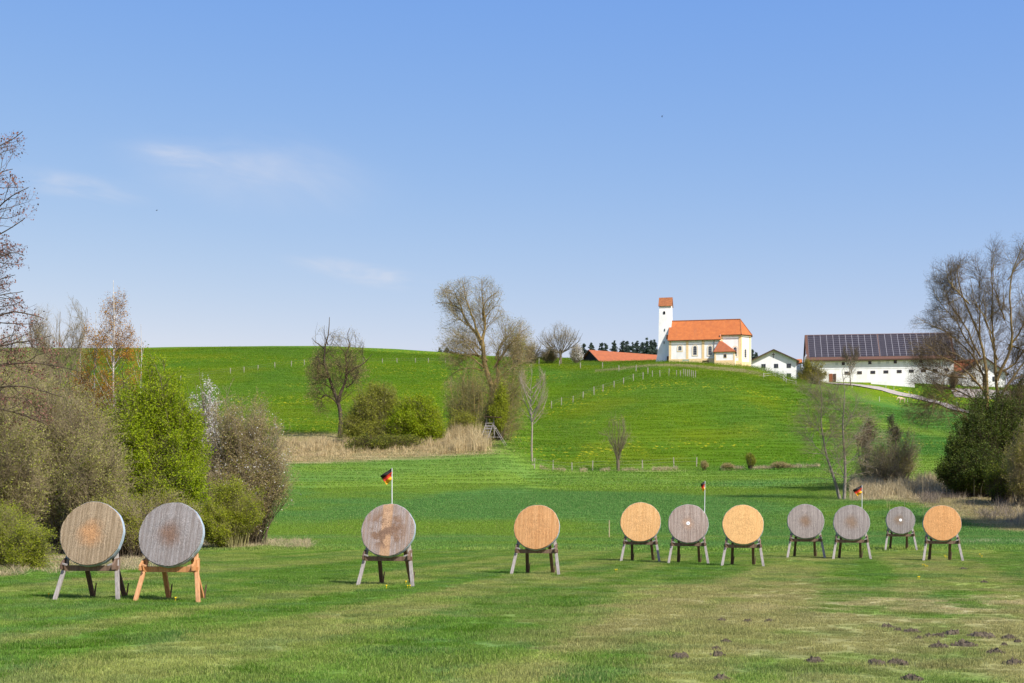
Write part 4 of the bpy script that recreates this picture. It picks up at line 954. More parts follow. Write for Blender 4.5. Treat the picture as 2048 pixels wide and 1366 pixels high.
# ================================================================== TREES, SHRUBS, REEDS
def resample(P, K):
    P = np.asarray(P, float); d = np.r_[0, np.cumsum(np.linalg.norm(np.diff(P, axis=0), axis=1))]
    # smooth through the knots
    t = np.linspace(0, d[-1], K); out = np.stack([pchip2(d, P[:, k], t) for k in range(3)], -1); return out
def pchip2(x, y, xq):
    if len(x) == 2: return np.interp(xq, x, y)
    m = np.gradient(y, x); i = np.clip(np.searchsorted(x, xq)-1, 0, len(x)-2); h = x[i+1]-x[i]; t = (xq-x[i])/h
    return (1+2*t)*(1-t)**2*y[i] + t*(1-t)**2*h*m[i] + t*t*(3-2*t)*y[i+1] + t*t*(t-1)*h*m[i+1]
def unit(v): return v/np.maximum(np.linalg.norm(v, axis=-1, keepdims=True), 1e-9)
def sprout(P, R, n, length, ang, up, wig, K, rfac, tmin, rg, tmax=1.0, gamma=1.0, r_tip=.35):
    """n children on each parent polyline P (N,K0,3) with radii R (N,K0)"""
    N0, K0 = R.shape; n_ = np.maximum(0, np.floor(n*np.ones(N0) + rg.random(N0))).astype(int)
    idx = np.repeat(np.arange(N0), n_); M = len(idx)
    if M == 0: return np.zeros((0, K, 3)), np.zeros((0, K))
    t = tmin + (tmax-tmin)*rg.random(M)**gamma; f = t*(K0-1); i = np.minimum(f.astype(int), K0-2); a = (f-i)[:, None]
    p0 = P[idx, i]*(1-a) + P[idx, i+1]*a; tan = unit(P[idx, i+1]-P[idx, i]); r0 = (R[idx, i]*(1-a[:, 0]) + R[idx, i+1]*a[:, 0])
    rnd = rg.normal(size=(M, 3)); perp = unit(rnd - tan*np.sum(rnd*tan, 1, keepdims=True))
    an = np.radians(ang*(.6+.8*rg.random(M)))[:, None]; d = unit(np.cos(an)*tan + np.sin(an)*perp)
    plen = np.linalg.norm(np.diff(P, axis=1), axis=2).sum(1)
    L = (length if length > 0 else 0)*np.ones(M) if length > 0 else -length*plen[idx]
    L = L*(.55+.75*rg.random(M))*(1.15-.55*t)
    out = np.zeros((M, K, 3)); out[:, 0] = p0; st = (L/(K-1))[:, None]
    for k in range(1, K):
        d = unit(d + wig*rg.normal(size=(M, 3)) + np.array([0, 0, up])); out[:, k] = out[:, k-1] + d*st
    rr = np.minimum(r0*.75, L*rfac)[:, None]*np.linspace(1, r_tip, K)[None, :]
    return out, rr
def tubes(P, R, S):
    """vertices and quads of S-sided tubes along P (N,K,3)"""
    N0, K = R.shape
    if N0 == 0: return np.zeros((0, 3)), np.zeros((0, 4), int)
    tan = np.zeros_like(P); tan[:, 1:-1] = P[:, 2:]-P[:, :-2]; tan[:, 0] = P[:, 1]-P[:, 0]; tan[:, -1] = P[:, -1]-P[:, -2]; tan = unit(tan)
    ref = np.zeros((N0, 1, 3)); ref[..., 0] = .31; ref[..., 1] = .92; ref[..., 2] = .13
    a = unit(np.cross(tan, np.broadcast_to(ref, tan.shape))); b = np.cross(tan, a)
    ph = np.arange(S)*2*math.pi/S
    V = P[:, :, None, :] + R[:, :, None, None]*(np.cos(ph)[None, None, :, None]*a[:, :, None, :] + np.sin(ph)[None, None, :, None]*b[:, :, None, :])
    i = (np.arange(N0)*K*S)[:, None, None] + (np.arange(K-1)*S)[None, :, None] + np.arange(S)[None, None, :]
    j = (np.arange(N0)*K*S)[:, None, None] + (np.arange(K-1)*S)[None, :, None] + ((np.arange(S)+1) % S)[None, None, :]
    return V.reshape(-1, 3), np.stack([i, j, j+S, i+S], -1).reshape(-1, 4)
def join(lst):
    V = []; Q = []; o = 0
    for v, q in lst: V.append(v); Q.append(q+o); o += len(v)
    return np.concatenate(V), np.concatenate(Q)
def leaves(pts, size, rg, jit=.1, aspect=.55, droop=0.0, card=1):
    """one small pointed leaf quad at each point"""
    n = len(pts); c = pts + rg.normal(size=(n, 3))*jit; a = unit(rg.normal(size=(n, 3)) + np.array([0, 0, -droop])); r = rg.normal(size=(n, 3)); b = unit(r - a*np.sum(a*r, 1, keepdims=True))
    s = (size*(.6+.8*rg.random(n)))[:, None]
    V = np.stack([c-a*s*.5, c+b*s*aspect*.5, c+a*s*.5, c-b*s*aspect*.5], 1).reshape(-1, 3); i = np.arange(n)*4
    return V, np.stack([i, i+1, i+2, i+3], -1), np.repeat(rg.random(n), 4)
def inside(P, ells):
    m = np.zeros(P.shape[:-1], bool)
    for c, r in ells: m |= (((P-c)/r)**2).sum(-1) < 1
    return m
def pxell(px, py, rx, ry, Y, rd=None):
    c = at(px, py, Y); s = Y/F; return np.array(c), np.array([rx*s, (rd if rd else rx*s*.8), ry*s])
BARK = simple('grey_bark', (.18,.15,.10), (.11,.09,.062), 2.5, stretch=(3, 3, .6), bmp=.3)
BARK_Y = simple('lichen_bark', (.33,.235,.08), (.17,.125,.07), 1.1, stretch=(2, 2, .8), bmp=.3)
BARK_D = simple('dark_bark', (.090,.068,.045), (.055,.043,.030), 2)
BARK_R = simple('reddish_twigs', (.17,.11,.09), (.12,.08,.065), 2)
BARK_B = simple('birch_bark', (.70,.68,.64), (.34,.32,.30), 4, stretch=(1, 1, 3))
TWIG = simple('pale_twigs', (.36,.295,.17), (.25,.20,.115), .8); TWIG_G = simple('olive_twigs', (.28,.26,.10), (.19,.18,.075), .8)
TWIG_D = simple('brown_twigs', (.135,.095,.055), (.085,.06,.038), .8)
L_BRIGHT = leafmat('spring_leaf', (.19,.29,.006), (.38,.46,.012), .5); L_OLIVE = leafmat('olive_leaf', (.20,.22,.018), (.33,.34,.04), .4)
L_YG = leafmat('yellow_green_leaf', (.23,.29,.012), (.38,.41,.03), .45); L_GREY = leafmat('grey_green_leaf', (.28,.28,.07), (.46,.44,.16), .4)
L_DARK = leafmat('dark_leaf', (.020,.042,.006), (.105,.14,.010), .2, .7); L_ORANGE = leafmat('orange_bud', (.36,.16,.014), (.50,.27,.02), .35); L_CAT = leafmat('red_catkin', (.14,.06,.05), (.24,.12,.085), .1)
L_WHITE = leafmat('white_blossom', (.60,.58,.55), (.80,.79,.77), .3); L_CONE = leafmat('conifer_needle', (.030,.052,.044), (.065,.095,.068), .05); L_TAN = leafmat('tan_bud', (.32,.25,.09), (.45,.37,.15), .3)
L_ROSE = leafmat('pinkish_bud', (.25,.175,.10), (.36,.28,.16), .25)

def tree(name, label, cat, base_px, Y, limbs, lv, bark, twigm, group=None, ells=None, leaf=None, seed=0, wob=.5, base=None, trunk_S=7):
    """limbs: [([(px,py),...], r0, r1)] in the tree's own plane with depth wander; lv: list of sprout settings; leaf: (mat, per point, size, jitter)"""
    rg = np.random.default_rng(seed); b = foot(base_px, Y) if base is None else base
    r = empty(name, b); tag(r, label, cat, group)
    lp = []; lr = []; K = 14
    for n, (pts, r0, r1) in enumerate(limbs):
        P = np.array([at(px, py, Y) for px, py in pts]); 
        if n == 0: P[0] = b; P[0][2] -= .3
        d = resample(P, K); L = np.linalg.norm(d[-1]-d[0]); ph = rg.random()*6.28
        dirn = rg.uniform(-1, 1)*wob if n else 0
        tt = np.linspace(0, 1, K); d[:, 1] += L*(dirn*tt**1.3*.6 + .03*np.sin(tt*7+ph)*tt); d += np.cumsum(rg.normal(size=(K, 3)), 0)*L*.008*np.array([1, 1, .6])*(n > 0) + (L*.006*np.sin(tt*11+ph))[:, None]*np.array([1, 0, 0])
        lp.append(d); lr.append(r0 + (r1-r0)*tt**.8)
    P, R = np.array(lp), np.array(lr)
    V, q = tubes(P, R, trunk_S); np_obj('trunk', bark, r, verts=V, quads=q, smooth=True)
    geo = []; cur = [(P, R)]; last = None
    for k, (n, length, ang, up, wig, Kk, rf, tmin, src) in enumerate(lv):
        acc_p = []; acc_r = []
        for s_i in src:
            p, rr = sprout(*cur[s_i], n, length, ang, up, wig, Kk, rf, tmin, rg)
            acc_p.append(p); acc_r.append(rr)
        p = np.concatenate(acc_p); rr = np.concatenate(acc_r)
        if ells is not None and len(p): m = inside(p[:, -1], ells); p = p[m]; rr = rr[m]
        cur.append((p, rr)); geo.append(tubes(p, rr, 4 if k == 0 else 3)); last = p
    V, q = join(geo[:1]); 
    if len(V): np_obj('branches', bark, r, verts=V, quads=q)
    if len(geo) > 1: V, q = join(geo[1:]); np_obj('twigs', twigm, r, verts=V, quads=q)
    if leaf:
        specs = leaf if isinstance(leaf, list) else [leaf]
        for mat, frac, size, jit, nm in specs:
            pts = last[:, 1:].reshape(-1, 3)
            reps = np.floor(frac + rg.random(len(pts))).astype(int); pts = np.repeat(pts, reps, axis=0)
            V, q, rn = leaves(pts, size, rg, jit); np_obj(nm, mat, r, verts=V, quads=q, attrs={'rnd': rn})
    return r
def shrub(name, label, cat, base_px, Y, ells, stems, twn, twl, leaf, bark, twigm, seed=0, spread=.5, group=None, r0=.035, up=.03, wig=.16, base=None, tw_r=.012, surf=.45, low=0.0, second=0):
    """many stems from the foot fanning out to fill the crown volume, twigs on the stems, leaves on the twigs"""
    rg = np.random.default_rng(seed); b = foot(base_px, Y) if base is None else base
    r = empty(name, b); tag(r, label, cat, group)
    vol = np.array([np.prod(rr) for _, rr in ells])**.75; pick = rg.choice(len(ells), stems, p=vol/vol.sum())
    C = np.array([c for c, _ in ells])[pick]; RR = np.array([q for _, q in ells])[pick]
    u = unit(rg.normal(size=(stems, 3)))*(rg.random(stems)**surf)[:, None]; T = C + u*RR*.93
    gzT = ground_np(T[:, 0], T[:, 1]); T[:, 2] = np.maximum(T[:, 2], gzT+.15)
    B = np.zeros_like(T); B[:, 0] = b.x + (T[:, 0]-b.x)*spread*(.3+.7*rg.random(stems)); B[:, 1] = b.y + (T[:, 1]-b.y)*spread*(.3+.7*rg.random(stems)); B[:, 2] = ground_np(B[:, 0], B[:, 1])-.05
    H = (T-B)[:, 2]; M = B + (T-B)*np.array([.32, .32, .62]) + rg.normal(size=T.shape)*(.07*H)[:, None]
    t = np.linspace(0, 1, 8)[None, :, None]; P = (1-t)**2*B[:, None] + 2*t*(1-t)*M[:, None] + t*t*T[:, None]
    P += np.cumsum(rg.normal(size=P.shape), 1)*(.012*H)[:, None, None]*np.minimum(t*3, 1)
    R = (r0*(.5+.9*rg.random(stems)))[:, None]*np.linspace(1, .22, 8)[None]
    V, q = tubes(P, R, 4); np_obj('stems', bark, r, verts=V, quads=q)
    p, rr = sprout(P, R, twn, twl, 42, up, wig, 5, .02, .25 if low == 0 else low, rg, gamma=.7); rr = np.maximum(rr, tw_r*.35); rr = np.minimum(rr, tw_r)
    m = inside(p[:, -1], [(c, q*1.12) for c, q in ells]); p, rr = p[m], rr[m]; geo = [tubes(p, rr, 3)]
    if second:
        p2, r2 = sprout(p, rr, second, twl*.5, 40, up, wig, 3, .02, .2, rg); r2 = np.clip(r2, tw_r*.3, tw_r*.7); geo.append(tubes(p2, r2, 3))
        allp = np.concatenate([p[:, 1:].reshape(-1, 3), p2[:, 1:].reshape(-1, 3)])
    else: allp = p[:, 1:].reshape(-1, 3)
    V, q = join(geo); np_obj('twigs', twigm, r, verts=V, quads=q)
    for mat, frac, size, jit, nm in (leaf or []):
        # foliage thins and thickens in clumps
        k = vnoise(allp[:, 0]*1.1/max(size*9, .4)+50, allp[:, 2]*1.1/max(size*9, .4)+allp[:, 1]*.7, seed)
        reps = np.floor(frac*(.35+1.3*sstep(k, .2, .8)) + rg.random(len(allp))).astype(int); pts = np.repeat(allp, reps, axis=0)
        V, q, rn = leaves(pts, size, rg, jit); np_obj(nm, mat, r, verts=V, quads=q, attrs={'rnd': rn})
    return r

# ---- left side
Yl = 46.0
ald = [([(-150,1150),(-135,900),(-120,600),(-100,350),(-80,120),(-60,-60)], .24, .05),
 ([(-110,460),(-60,330),(-20,290),(20,272),(40,255)], .05, .012), ([(-110,520),(-60,450),(-15,430),(30,400),(66,383)], .06, .012), ([(-115,560),(-50,500),(0,470),(30,455),(52,442)], .05, .012),
 ([(-118,600),(-60,545),(-5,520),(30,510),(50,516)], .05, .012), ([(-120,640),(-50,580),(0,556),(26,548)], .045, .01), ([(-120,700),(-50,650),(0,622),(40,626),(74,634)], .06, .012), ([(-122,740),(-50,700),(10,690),(50,682),(92,668)], .06, .012),
 ([(-122,800),(-40,740),(30,720),(90,725),(140,735)], .06, .012), ([(-125,820),(-40,790),(30,780),(80,790),(120,800)], .055, .012),
 ([(-70,400),(-20,360),(10,345),(30,340)], .04, .01), ([(-100,610),(-40,600),(10,590),(40,585)], .04, .01), ([(-110,850),(-30,820),(40,830),(90,850)], .05,.012)]
tree('alder_tree', 'tall alder reaching in at the left edge with bare branches and reddish catkins', 'tree', -150, Yl, ald,
     [(17, 1.5, 42, .03, .14, 7, .012, .30, [0]), (7, .65, 45, .04, .16, 5, .009, .15, [1]), (4, .26, 50, .02, .2, 3, .012, .1, [2])], BARK_D, BARK_R, leaf=[(L_CAT, .8, .075, .03, 'catkins')], seed=3, wob=.35, ells=[pxell(8,275,34,38,Yl,3), pxell(30,402,44,52,Yl,3), pxell(12,505,44,34,Yl,3), pxell(0,560,28,22,Yl,3), pxell(30,628,52,36,Yl,3), pxell(60,720,85,60,Yl,3), pxell(20,800,110,60,Yl,3), pxell(-100,450,86,440,Yl,4)])
# bare grey brown trees behind the left shrubs
def bare(name, label, cat, px, Y, top_py, half_px, r0, seed, bark=BARK, tw=TWIG, n1=9, n2=9, n3=9, leaf=None, group=None, lean=0, fork=5, low=.35, hi=.75, py0=None, tw_r=1.0, base=None, ell=None):
    rg = random.Random(seed); b = foot(px, Y) if base is None else base; bpy_ = HZ-(b.z-EYE)/Y*F; H = bpy_-top_py
    limbs = [([(px,bpy_),(px+lean*.3+rg.uniform(-3,3),bpy_-H*.3),(px+lean*.6+rg.uniform(-4,4),bpy_-H*.6),(px+lean,top_py+H*.06)], r0, r0*.12)]
    for k in range(fork):
        s = -1 if k % 2 else 1; f = low+(hi-low)*k/max(1, fork-1); x0 = px+lean*f; sp = half_px*(1-.45*(f-low))*rg.uniform(.7, 1.0)
        y0 = bpy_-H*f; y1 = max(top_py+H*rg.uniform(.04,.2), y0-H*rg.uniform(.3,.6)*(1 if hi > .6 else 1.3)); limbs.append(([(x0,y0),(x0+s*sp*.45,y0-(y0-y1)*.35),(x0+s*sp*.8,y0-(y0-y1)*.7),(x0+s*sp*.95,y1)], r0*.45, r0*.07))
    Hm = H/F*Y; cy = (top_py+bpy_-H*low*.6)/2; e = ell or [pxell(px+lean*.5, cy, half_px*1.12, (bpy_-H*low*.5-top_py)/2*1.08, Y, half_px/F*Y*1.1)]
    return tree(name, label, cat, px, Y, limbs, [(n1, -.38, 42, .10, .10, 7, .014, low*.8, [0]), (n2, -.42, 40, .07, .12, 5, .012, .15, [1]), (n3, -.5, 38, .05, .15, 4, .014*tw_r, .1, [2])], bark, tw, group, e, leaf, seed, .55, base)
bare('bare_tree', 'bare grey brown tree with fine upright twigs between the alder and the birches', 'tree', 118, 78, 592, 70, .10, 11, tw=TWIG, n1=26, n2=12, n3=9, low=.25, fork=10)
bare('bare_tree', 'bare brownish tree behind the grey shrubs at the left edge of the picture', 'tree', 35, 74, 655, 80, .10, 12, tw=TWIG, n1=26, n2=12, n3=9, low=.2, fork=10)
def birch(px, Y, top, hp, label, seed, trunk_r, n=9):
    b = foot(px, Y); by = HZ-(b.z-EYE)/Y*F; H = by-top
    limbs = [([(px,by),(px+2,by-H*.35),(px-1,by-H*.65),(px+1,top)], trunk_r, .012)]
    e = [pxell(px, top+H*.24, hp*.5, H*.27, Y), pxell(px, top+H*.46, hp, H*.32, Y)]
    return tree('birch_tree', label, 'birch', px, Y, limbs, [(130, 2.3, 40, .08, .08, 6, .010, .22, [0]), (n*1.4, .85, 35, -.02, .10, 5, .008, .15, [1]), (5, .45, 30, -.12, .12, 4, .010, .2, [2])], BARK_B, BARK_R, 'birches behind the bright green tree', e, [(L_ORANGE, 1.3, .065, .06, 'buds')], seed, .3)
birch(229, 74, 562, 78, 'taller birch with white trunk and orange brown budding crown behind the bright green tree', 21, .12)
birch(189, 76, 628, 62, 'shorter birch with a thin white trunk just left of the taller one', 22, .10, 8)
birch(160, 79, 650, 45, 'slight birch with orange buds at the left side of the birch group', 24, .08, 8)
birch(283, 80, 650, 38, 'slender birch half hidden behind the top of the bright green tree', 23, .08, 7)
# grey green willow scrub
Yw = 56.0
shrub('willow_shrub', 'large grey green willow thicket behind the leftmost target', 'shrub', 120, 57, [pxell(95, 850, 130, 165, 57), pxell(165, 930, 95, 150, 56), pxell(40, 820, 90, 170, 60), pxell(200, 960, 70, 130, 54)], 800, 26, .85, [(L_GREY, .5, .06, .06, 'leaves'), (L_YG, .22, .06, .06, 'young_leaves')], BARK, TWIG, seed=31, tw_r=.011, spread=.75, up=.05, second=1.8, low=.12, r0=.026)
shrub('willow_shrub', 'grey twiggy willow at the left edge above the yellow green bush', 'shrub', -10, 50, [pxell(-20, 840, 80, 190, 50), pxell(30, 930, 80, 130, 49)], 420, 24, .75, [(L_GREY, .5, .06, .05, 'leaves'), (L_YG, .18, .06, .06, 'young_leaves')], BARK, TWIG, seed=32, tw_r=.009, spread=.7, up=.03, second=1.4, low=.12, r0=.024)
shrub('yellow_green_bush', 'low yellow green twiggy bush in the lower left corner', 'bush', 10, 39, [pxell(5, 1085, 95, 88, 39), pxell(60, 1100, 60, 60, 38)], 420, 22, .42, [(L_YG, 1.3, .04, .04, 'leaves')], TWIG_G, TWIG_G, seed=33, r0=.02, tw_r=.006, spread=.6, second=1)
# the bright green tree
shrub('bright_green_tree', 'dense bright green tree in fresh leaf behind the two left targets', 'tree', 305, 60, [pxell(285, 800, 62, 105, 60), pxell(300, 890, 108, 130, 60), pxell(315, 960, 105, 125, 59), pxell(248, 930, 66, 130, 58.5), pxell(232, 840, 40, 80, 59), pxell(325, 800, 52, 92, 60), pxell(375, 870, 46, 80, 60), pxell(370, 920, 52, 110, 60)], 900, 42, .8, [(L_BRIGHT, 2.3, .085, .09, 'leaves')], BARK_D, TWIG_G, seed=34, tw_r=.009, spread=.3, r0=.035, up=.06, low=.15)
shrub('white_blossom_tree', 'small tree in white blossom right of the bright green tree', 'tree', 412, 82, [pxell(410, 780, 20, 46, 82), pxell(412, 815, 33, 48, 82), pxell(380, 800, 14, 18, 82), pxell(420, 880, 38, 70, 82)], 160, 18, .5, [(L_WHITE, 1.5, .075, .06, 'blossom')], BARK, TWIG, seed=35, up=.14, spread=.15)
shrub('budding_shrub', 'tall pinkish brown shrub with little white blossom, right end of the left thicket', 'shrub', 490, 68, [pxell(470, 880, 62, 105, 68), pxell(510, 900, 75, 105, 68), pxell(556, 925, 46, 85, 67), pxell(420, 900, 30, 80, 68), pxell(480, 980, 72, 95, 67), pxell(460, 800, 18, 52, 69), pxell(525, 830, 25, 60, 69)], 620, 26, .8, [(L_ROSE, .35, .055, .05, 'buds'), (L_TAN, .55, .055, .05, 'young_leaves'), (L_YG, .25, .055, .05, 'green_leaves'), (L_WHITE, .06, .07, .05, 'blossom')], BARK, TWIG, seed=36, tw_r=.009, spread=.45, up=.0, second=1.3, low=.12, r0=.026)
shrub('green_bush', 'yellowish green bush at the foot of the pinkish brown shrub', 'bush', 470, 63, [pxell(450, 1010, 52, 62, 63), pxell(492, 1005, 42, 52, 63), pxell(420, 1040, 40, 50, 62)], 360, 28, .5, [(L_YG, 1.6, .055, .05, 'leaves')], TWIG_G, TWIG_G, seed=37, r0=.02, tw_r=.007, spread=.45)
shrub('green_bush', 'green undergrowth between the two left targets and the thicket', 'bush', 255, 50, [pxell(235, 1040, 80, 60, 50), pxell(330, 1030, 80, 60, 52)], 380, 24, .55, [(L_OLIVE, 1.3, .055, .05, 'leaves')], BARK_D, TWIG, seed=38, r0=.02, tw_r=.008, spread=.7)

# ---- valley edge
Yd = 206
dead = [([(680,868),(677,811),(671,790),(658,751),(649,729),(649,697),(657,668),(660,634)], .42, .04), ([(675,808),(677,795),(688,768),(693,735),(690,710),(696,688),(693,666),(699,653)], .30, .03),
 ([(650,730),(640,725),(634,712),(633,722)], .12, .04), ([(651,700),(641,690),(632,684),(625,676)], .13, .03), ([(691,752),(700,744),(712,736),(729,724),(741,708)], .16, .03), ([(658,755),(645,752),(636,744),(632,740)], .13, .03),
 ([(678,812),(662,795),(648,790),(636,800),(628,808)], .15, .03), ([(692,775),(703,768),(712,755),(718,745)], .13, .03), ([(672,790),(655,770),(640,766),(620,770)], .12,.03), ([(656,690),(650,672),(648,660),(649,650)], .10,.02)]
tree('half_dead_tree', 'gnarled half dead tree with two forked stems and broken bare tops', 'tree', 680, Yd, dead, [(34, 4.2, 55, .02, .20, 7, .009, .22, [0]), (9, 2.0, 48, .02, .22, 5, .009, .12, [1]), (6, .85, 45, .0, .22, 4, .014, .12, [2])], BARK_D, TWIG_D, leaf=[(L_TAN, .35, .13, .1, 'buds')], ells=[pxell(690, 690, 42, 42, Yd), pxell(675, 745, 70, 62, Yd), pxell(650, 800, 50, 40, Yd), pxell(645, 690, 28, 50, Yd)], seed=41, wob=.3)
shrub('olive_bush', 'large olive brown bush right of the half dead tree', 'bush', 750, 199, [pxell(748, 830, 55, 70, 199), pxell(765, 800, 35, 42, 200), pxell(710, 860, 34, 50, 198), pxell(760, 875, 60, 34, 197)], 460, 28, 1.8, [(L_OLIVE, 1.2, .18, .17, 'leaves')], BARK_D, TWIG_G, seed=42, tw_r=.022, r0=.06, spread=.4, second=1)
shrub('light_green_bush', 'round light green bush between the olive bush and the big bare tree', 'bush', 835, 197, [pxell(832, 850, 58, 66, 197), pxell(800, 862, 35, 42, 196), pxell(866, 858, 24, 34, 197)], 480, 34, 1.6, [(L_BRIGHT, 2.3, .20, .17, 'leaves'), (L_YG, .8, .19, .17, 'young_leaves')], BARK_D, TWIG_G, seed=43, tw_r=.02, r0=.06, spread=.35)
shrub('dark_bush', 'dark green undergrowth below the olive bush behind the reeds', 'bush', 745, 191, [pxell(735, 895, 50, 26, 191), pxell(800, 890, 60, 22, 191)], 260, 24, 1.2, [(L_OLIVE, 1.0, .15, .12, 'leaves'), (L_DARK, .8, .15, .12, 'dark_leaves')], BARK_D, TWIG_D, seed=44, tw_r=.02, spread=.7)
Yb = 206
big = [([(988,872),(985,815),(983,773),(969,724),(963,680)], 0.585, 0.294), ([(963,690),(947,662),(935,647),(923,623),(906,608),(886,600),(866,598)], 0.296, 0.035), ([(963,686),(952,652),(940,620),(933,591),(929,562)], 0.234, 0.028),
 ([(963,685),(966,645),(957,603),(955,577),(957,556)], 0.257, 0.021), ([(964,680),(967,652),(964,625),(969,603),(984,589),(998,578)], 0.234, 0.028), ([(936,652),(920,640),(908,635),(903,623),(895,618)], 0.109, 0.028),
 ([(964,702),(947,686),(933,684),(920,689),(909,700)], 0.125, 0.021), ([(975,722),(952,710),(938,708),(925,708)], 0.187, 0.063), ([(986,815),(989,755),(989,725),(996,686),(1016,657),(1030,638)], 0.351, 0.028),
 ([(989,735),(1002,710),(1022,688),(1042,668)], 0.156, 0.021), ([(984,780),(1000,745),(1030,715),(1052,700)], 0.156, 0.021), ([(966,740),(945,735),(915,745),(896,760)], 0.125, 0.021), ([(984,790),(950,780),(925,795),(905,820)], 0.125, 0.021),
 ([(925,624),(915,600),(905,580),(893,566)], 0.094, 0.014), ([(906,608),(890,590),(880,575)], 0.070, 0.014), ([(967,640),(980,622),(992,612),(1003,615)], 0.101, 0.021), ([(992,728),(1015,700),(1040,672),(1062,655)], .16, .02), ([(988,770),(1015,740),(1045,722),(1068,712)], .14, .02), ([(968,722),(948,700),(922,672),(900,655)], .14, .02), ([(966,735),(940,715),(912,708),(885,700)], .13, .02), ([(990,720),(1008,680),(1015,650),(1018,632)], 0.125, 0.014), ([(985,800),(1010,790),(1040,800),(1060,830)], 0.109, 0.021)]
tree('big_bare_tree', 'tallest bare tree in the middle with yellowish lichen on spreading limbs', 'tree', 988, Yb, big, [(24, 3.6, 44, .05, .16, 7, .009, .12, [0]), (9, 1.9, 42, .04, .18, 5, .010, .1, [1]), (4.5, 1.0, 40, .03, .2, 4, .019, .1, [2])], BARK_Y, TWIG,
     ells=[pxell(935, 605, 78, 55, Yb), pxell(970, 595, 45, 50, Yb), pxell(935, 670, 78, 62, Yb), pxell(975, 650, 50, 60, Yb), pxell(1015, 700, 66, 80, Yb), pxell(920, 700, 62, 50, Yb), pxell(965, 790, 88, 85, Yb)], leaf=[(L_TAN, .16, .13, .1, 'buds'), (L_OLIVE, .05, .15, .12, 'leaves')], seed=45, wob=.45)
shrub('dark_undergrowth', 'dark green undergrowth behind the right end of the reeds', 'bush', 925, 200, [pxell(925, 850, 36, 34, 200), pxell(960, 862, 26, 22, 200)], 170, 24, 1.2, [(L_OLIVE, 1.3, .15, .12, 'leaves')], BARK_D, TWIG_G, seed=39, tw_r=.018, spread=.6)
shrub('tangled_shrub', 'tangled olive scrub around the foot of the tallest bare tree', 'shrub', 950, 203, [pxell(925, 800, 40, 75, 203), pxell(955, 770, 40, 60, 204), pxell(1020, 800, 42, 85, 204), pxell(990, 840, 50, 40, 202), pxell(1040, 770, 22, 50, 205)], 280, 16, 2.4, [(L_OLIVE, .3, .15, .15, 'leaves'), (L_TAN, .2, .12, .1, 'buds')], BARK_Y, TWIG_G, seed=46, tw_r=.022, r0=.06, spread=.7, second=1)
shrub('ivy', 'bright green ivy and leaves climbing the trunk of the tallest bare tree', 'climbing plant', 1000, 200.5, [pxell(1006, 795, 17, 42, 200.5), pxell(994, 830, 18, 30, 200)], 120, 24, 1.1, [(L_YG, 1.6, .16, .14, 'leaves')], BARK_D, TWIG_G, seed=47, tw_r=.02, spread=.3)
bare('slender_tree', 'slender pale tree with upright bare branches at the left end of the foot fence', 'tree', 1064, 186, 728, 34, .17, 48, bark=simple('pale_bark', (.33,.28,.23), (.25,.21,.17), 2), tw=TWIG, n1=16, n2=8, n3=6, low=.42, fork=9, tw_r=1.3)
# tree on the skyline
rt = [([(1121,724),(1121,712),(1121,700)], .42, .30)] + [([(1121,712-abs(k)*.6),(1121+k*2.2,700-(9-abs(k))*.8),(1121+k*4.4,686-(9-abs(k))*1.8),(1121+k*5.6,672-(9-abs(k))*2.9)], .15, .03) for k in (-8.5,-7,-5.5,-4,-2.5,-1,.6,2,3.5,5,6.5,8)]
tree('round_bare_tree', 'round bare tree standing alone on the skyline left of the long shed', 'tree', 1121, 368, rt, [(12, 3.2, 38, .05, .12, 6, .012, .2, [0]), (8, 1.9, 38, .03, .14, 5, .012, .15, [1]), (4, 1.0, 38, .02, .15, 4, .02, .1, [2])], BARK, TWIG, ells=[pxell(1121, 690, 50, 52, 368)], seed=49, wob=.9)
for k, (px, py, rx, ry, mt, lb) in enumerate([(1062,700,24,26,L_TAN,'twiggy tan scrub on the skyline just right of the big bare tree'),(1098,708,22,16,L_ROSE,'low brownish scrub under the round bare tree'),(1035,690,22,34,L_OLIVE,'olive scrub on the skyline behind the big bare tree'),(1152,706,15,20,L_WHITE,'pale blossoming shrub on the skyline right of the round bare tree')]):
    shrub('skyline_shrub', lb, 'shrub', px, 372-k, [pxell(px, py, rx, ry, 372-k)], 110, 14, 1.6, [(mt, .6, .22, .2, 'leaves')], BARK, TWIG, seed=60+k, tw_r=.03, r0=.05, group='shrubs on the skyline')
# conifers
def conifer(px, Y, top, H, seed):
    rg = np.random.default_rng(seed); p = at(px, top, Y); b = Vector((p.x, p.y, p.z-H)); r = empty('conifer_tree', b)
    V, q = tubes(np.array([[[b.x,b.y,b.z-2],[b.x,b.y,b.z+H*.5],[b.x,b.y,b.z+H]]]), np.array([[.3,.2,.03]]), 5); np_obj('trunk', BARK_D, r, verts=V, quads=q)
    n = int(H*13); t = rg.random(n)**.8; az = rg.random(n)*6.283; L = (.3+H*.27*t**.85)*(.65+.6*rg.random(n)); s = np.linspace(0, 1, 6)[None, :]
    z = b.z + H*(1-t)
    P = np.stack([b.x+np.cos(az)[:, None]*L[:, None]*s, b.y+np.sin(az)[:, None]*L[:, None]*s, z[:, None] - .28*L[:, None]*s + .12*L[:, None]*s*s], -1)
    pts = np.repeat(P.reshape(-1, 3), 7, axis=0); V, q, rn = leaves(pts, .42, rg, .13, .5, .6); np_obj('crown', L_CONE, r, verts=V, quads=q, attrs={'rnd': rn}); return r
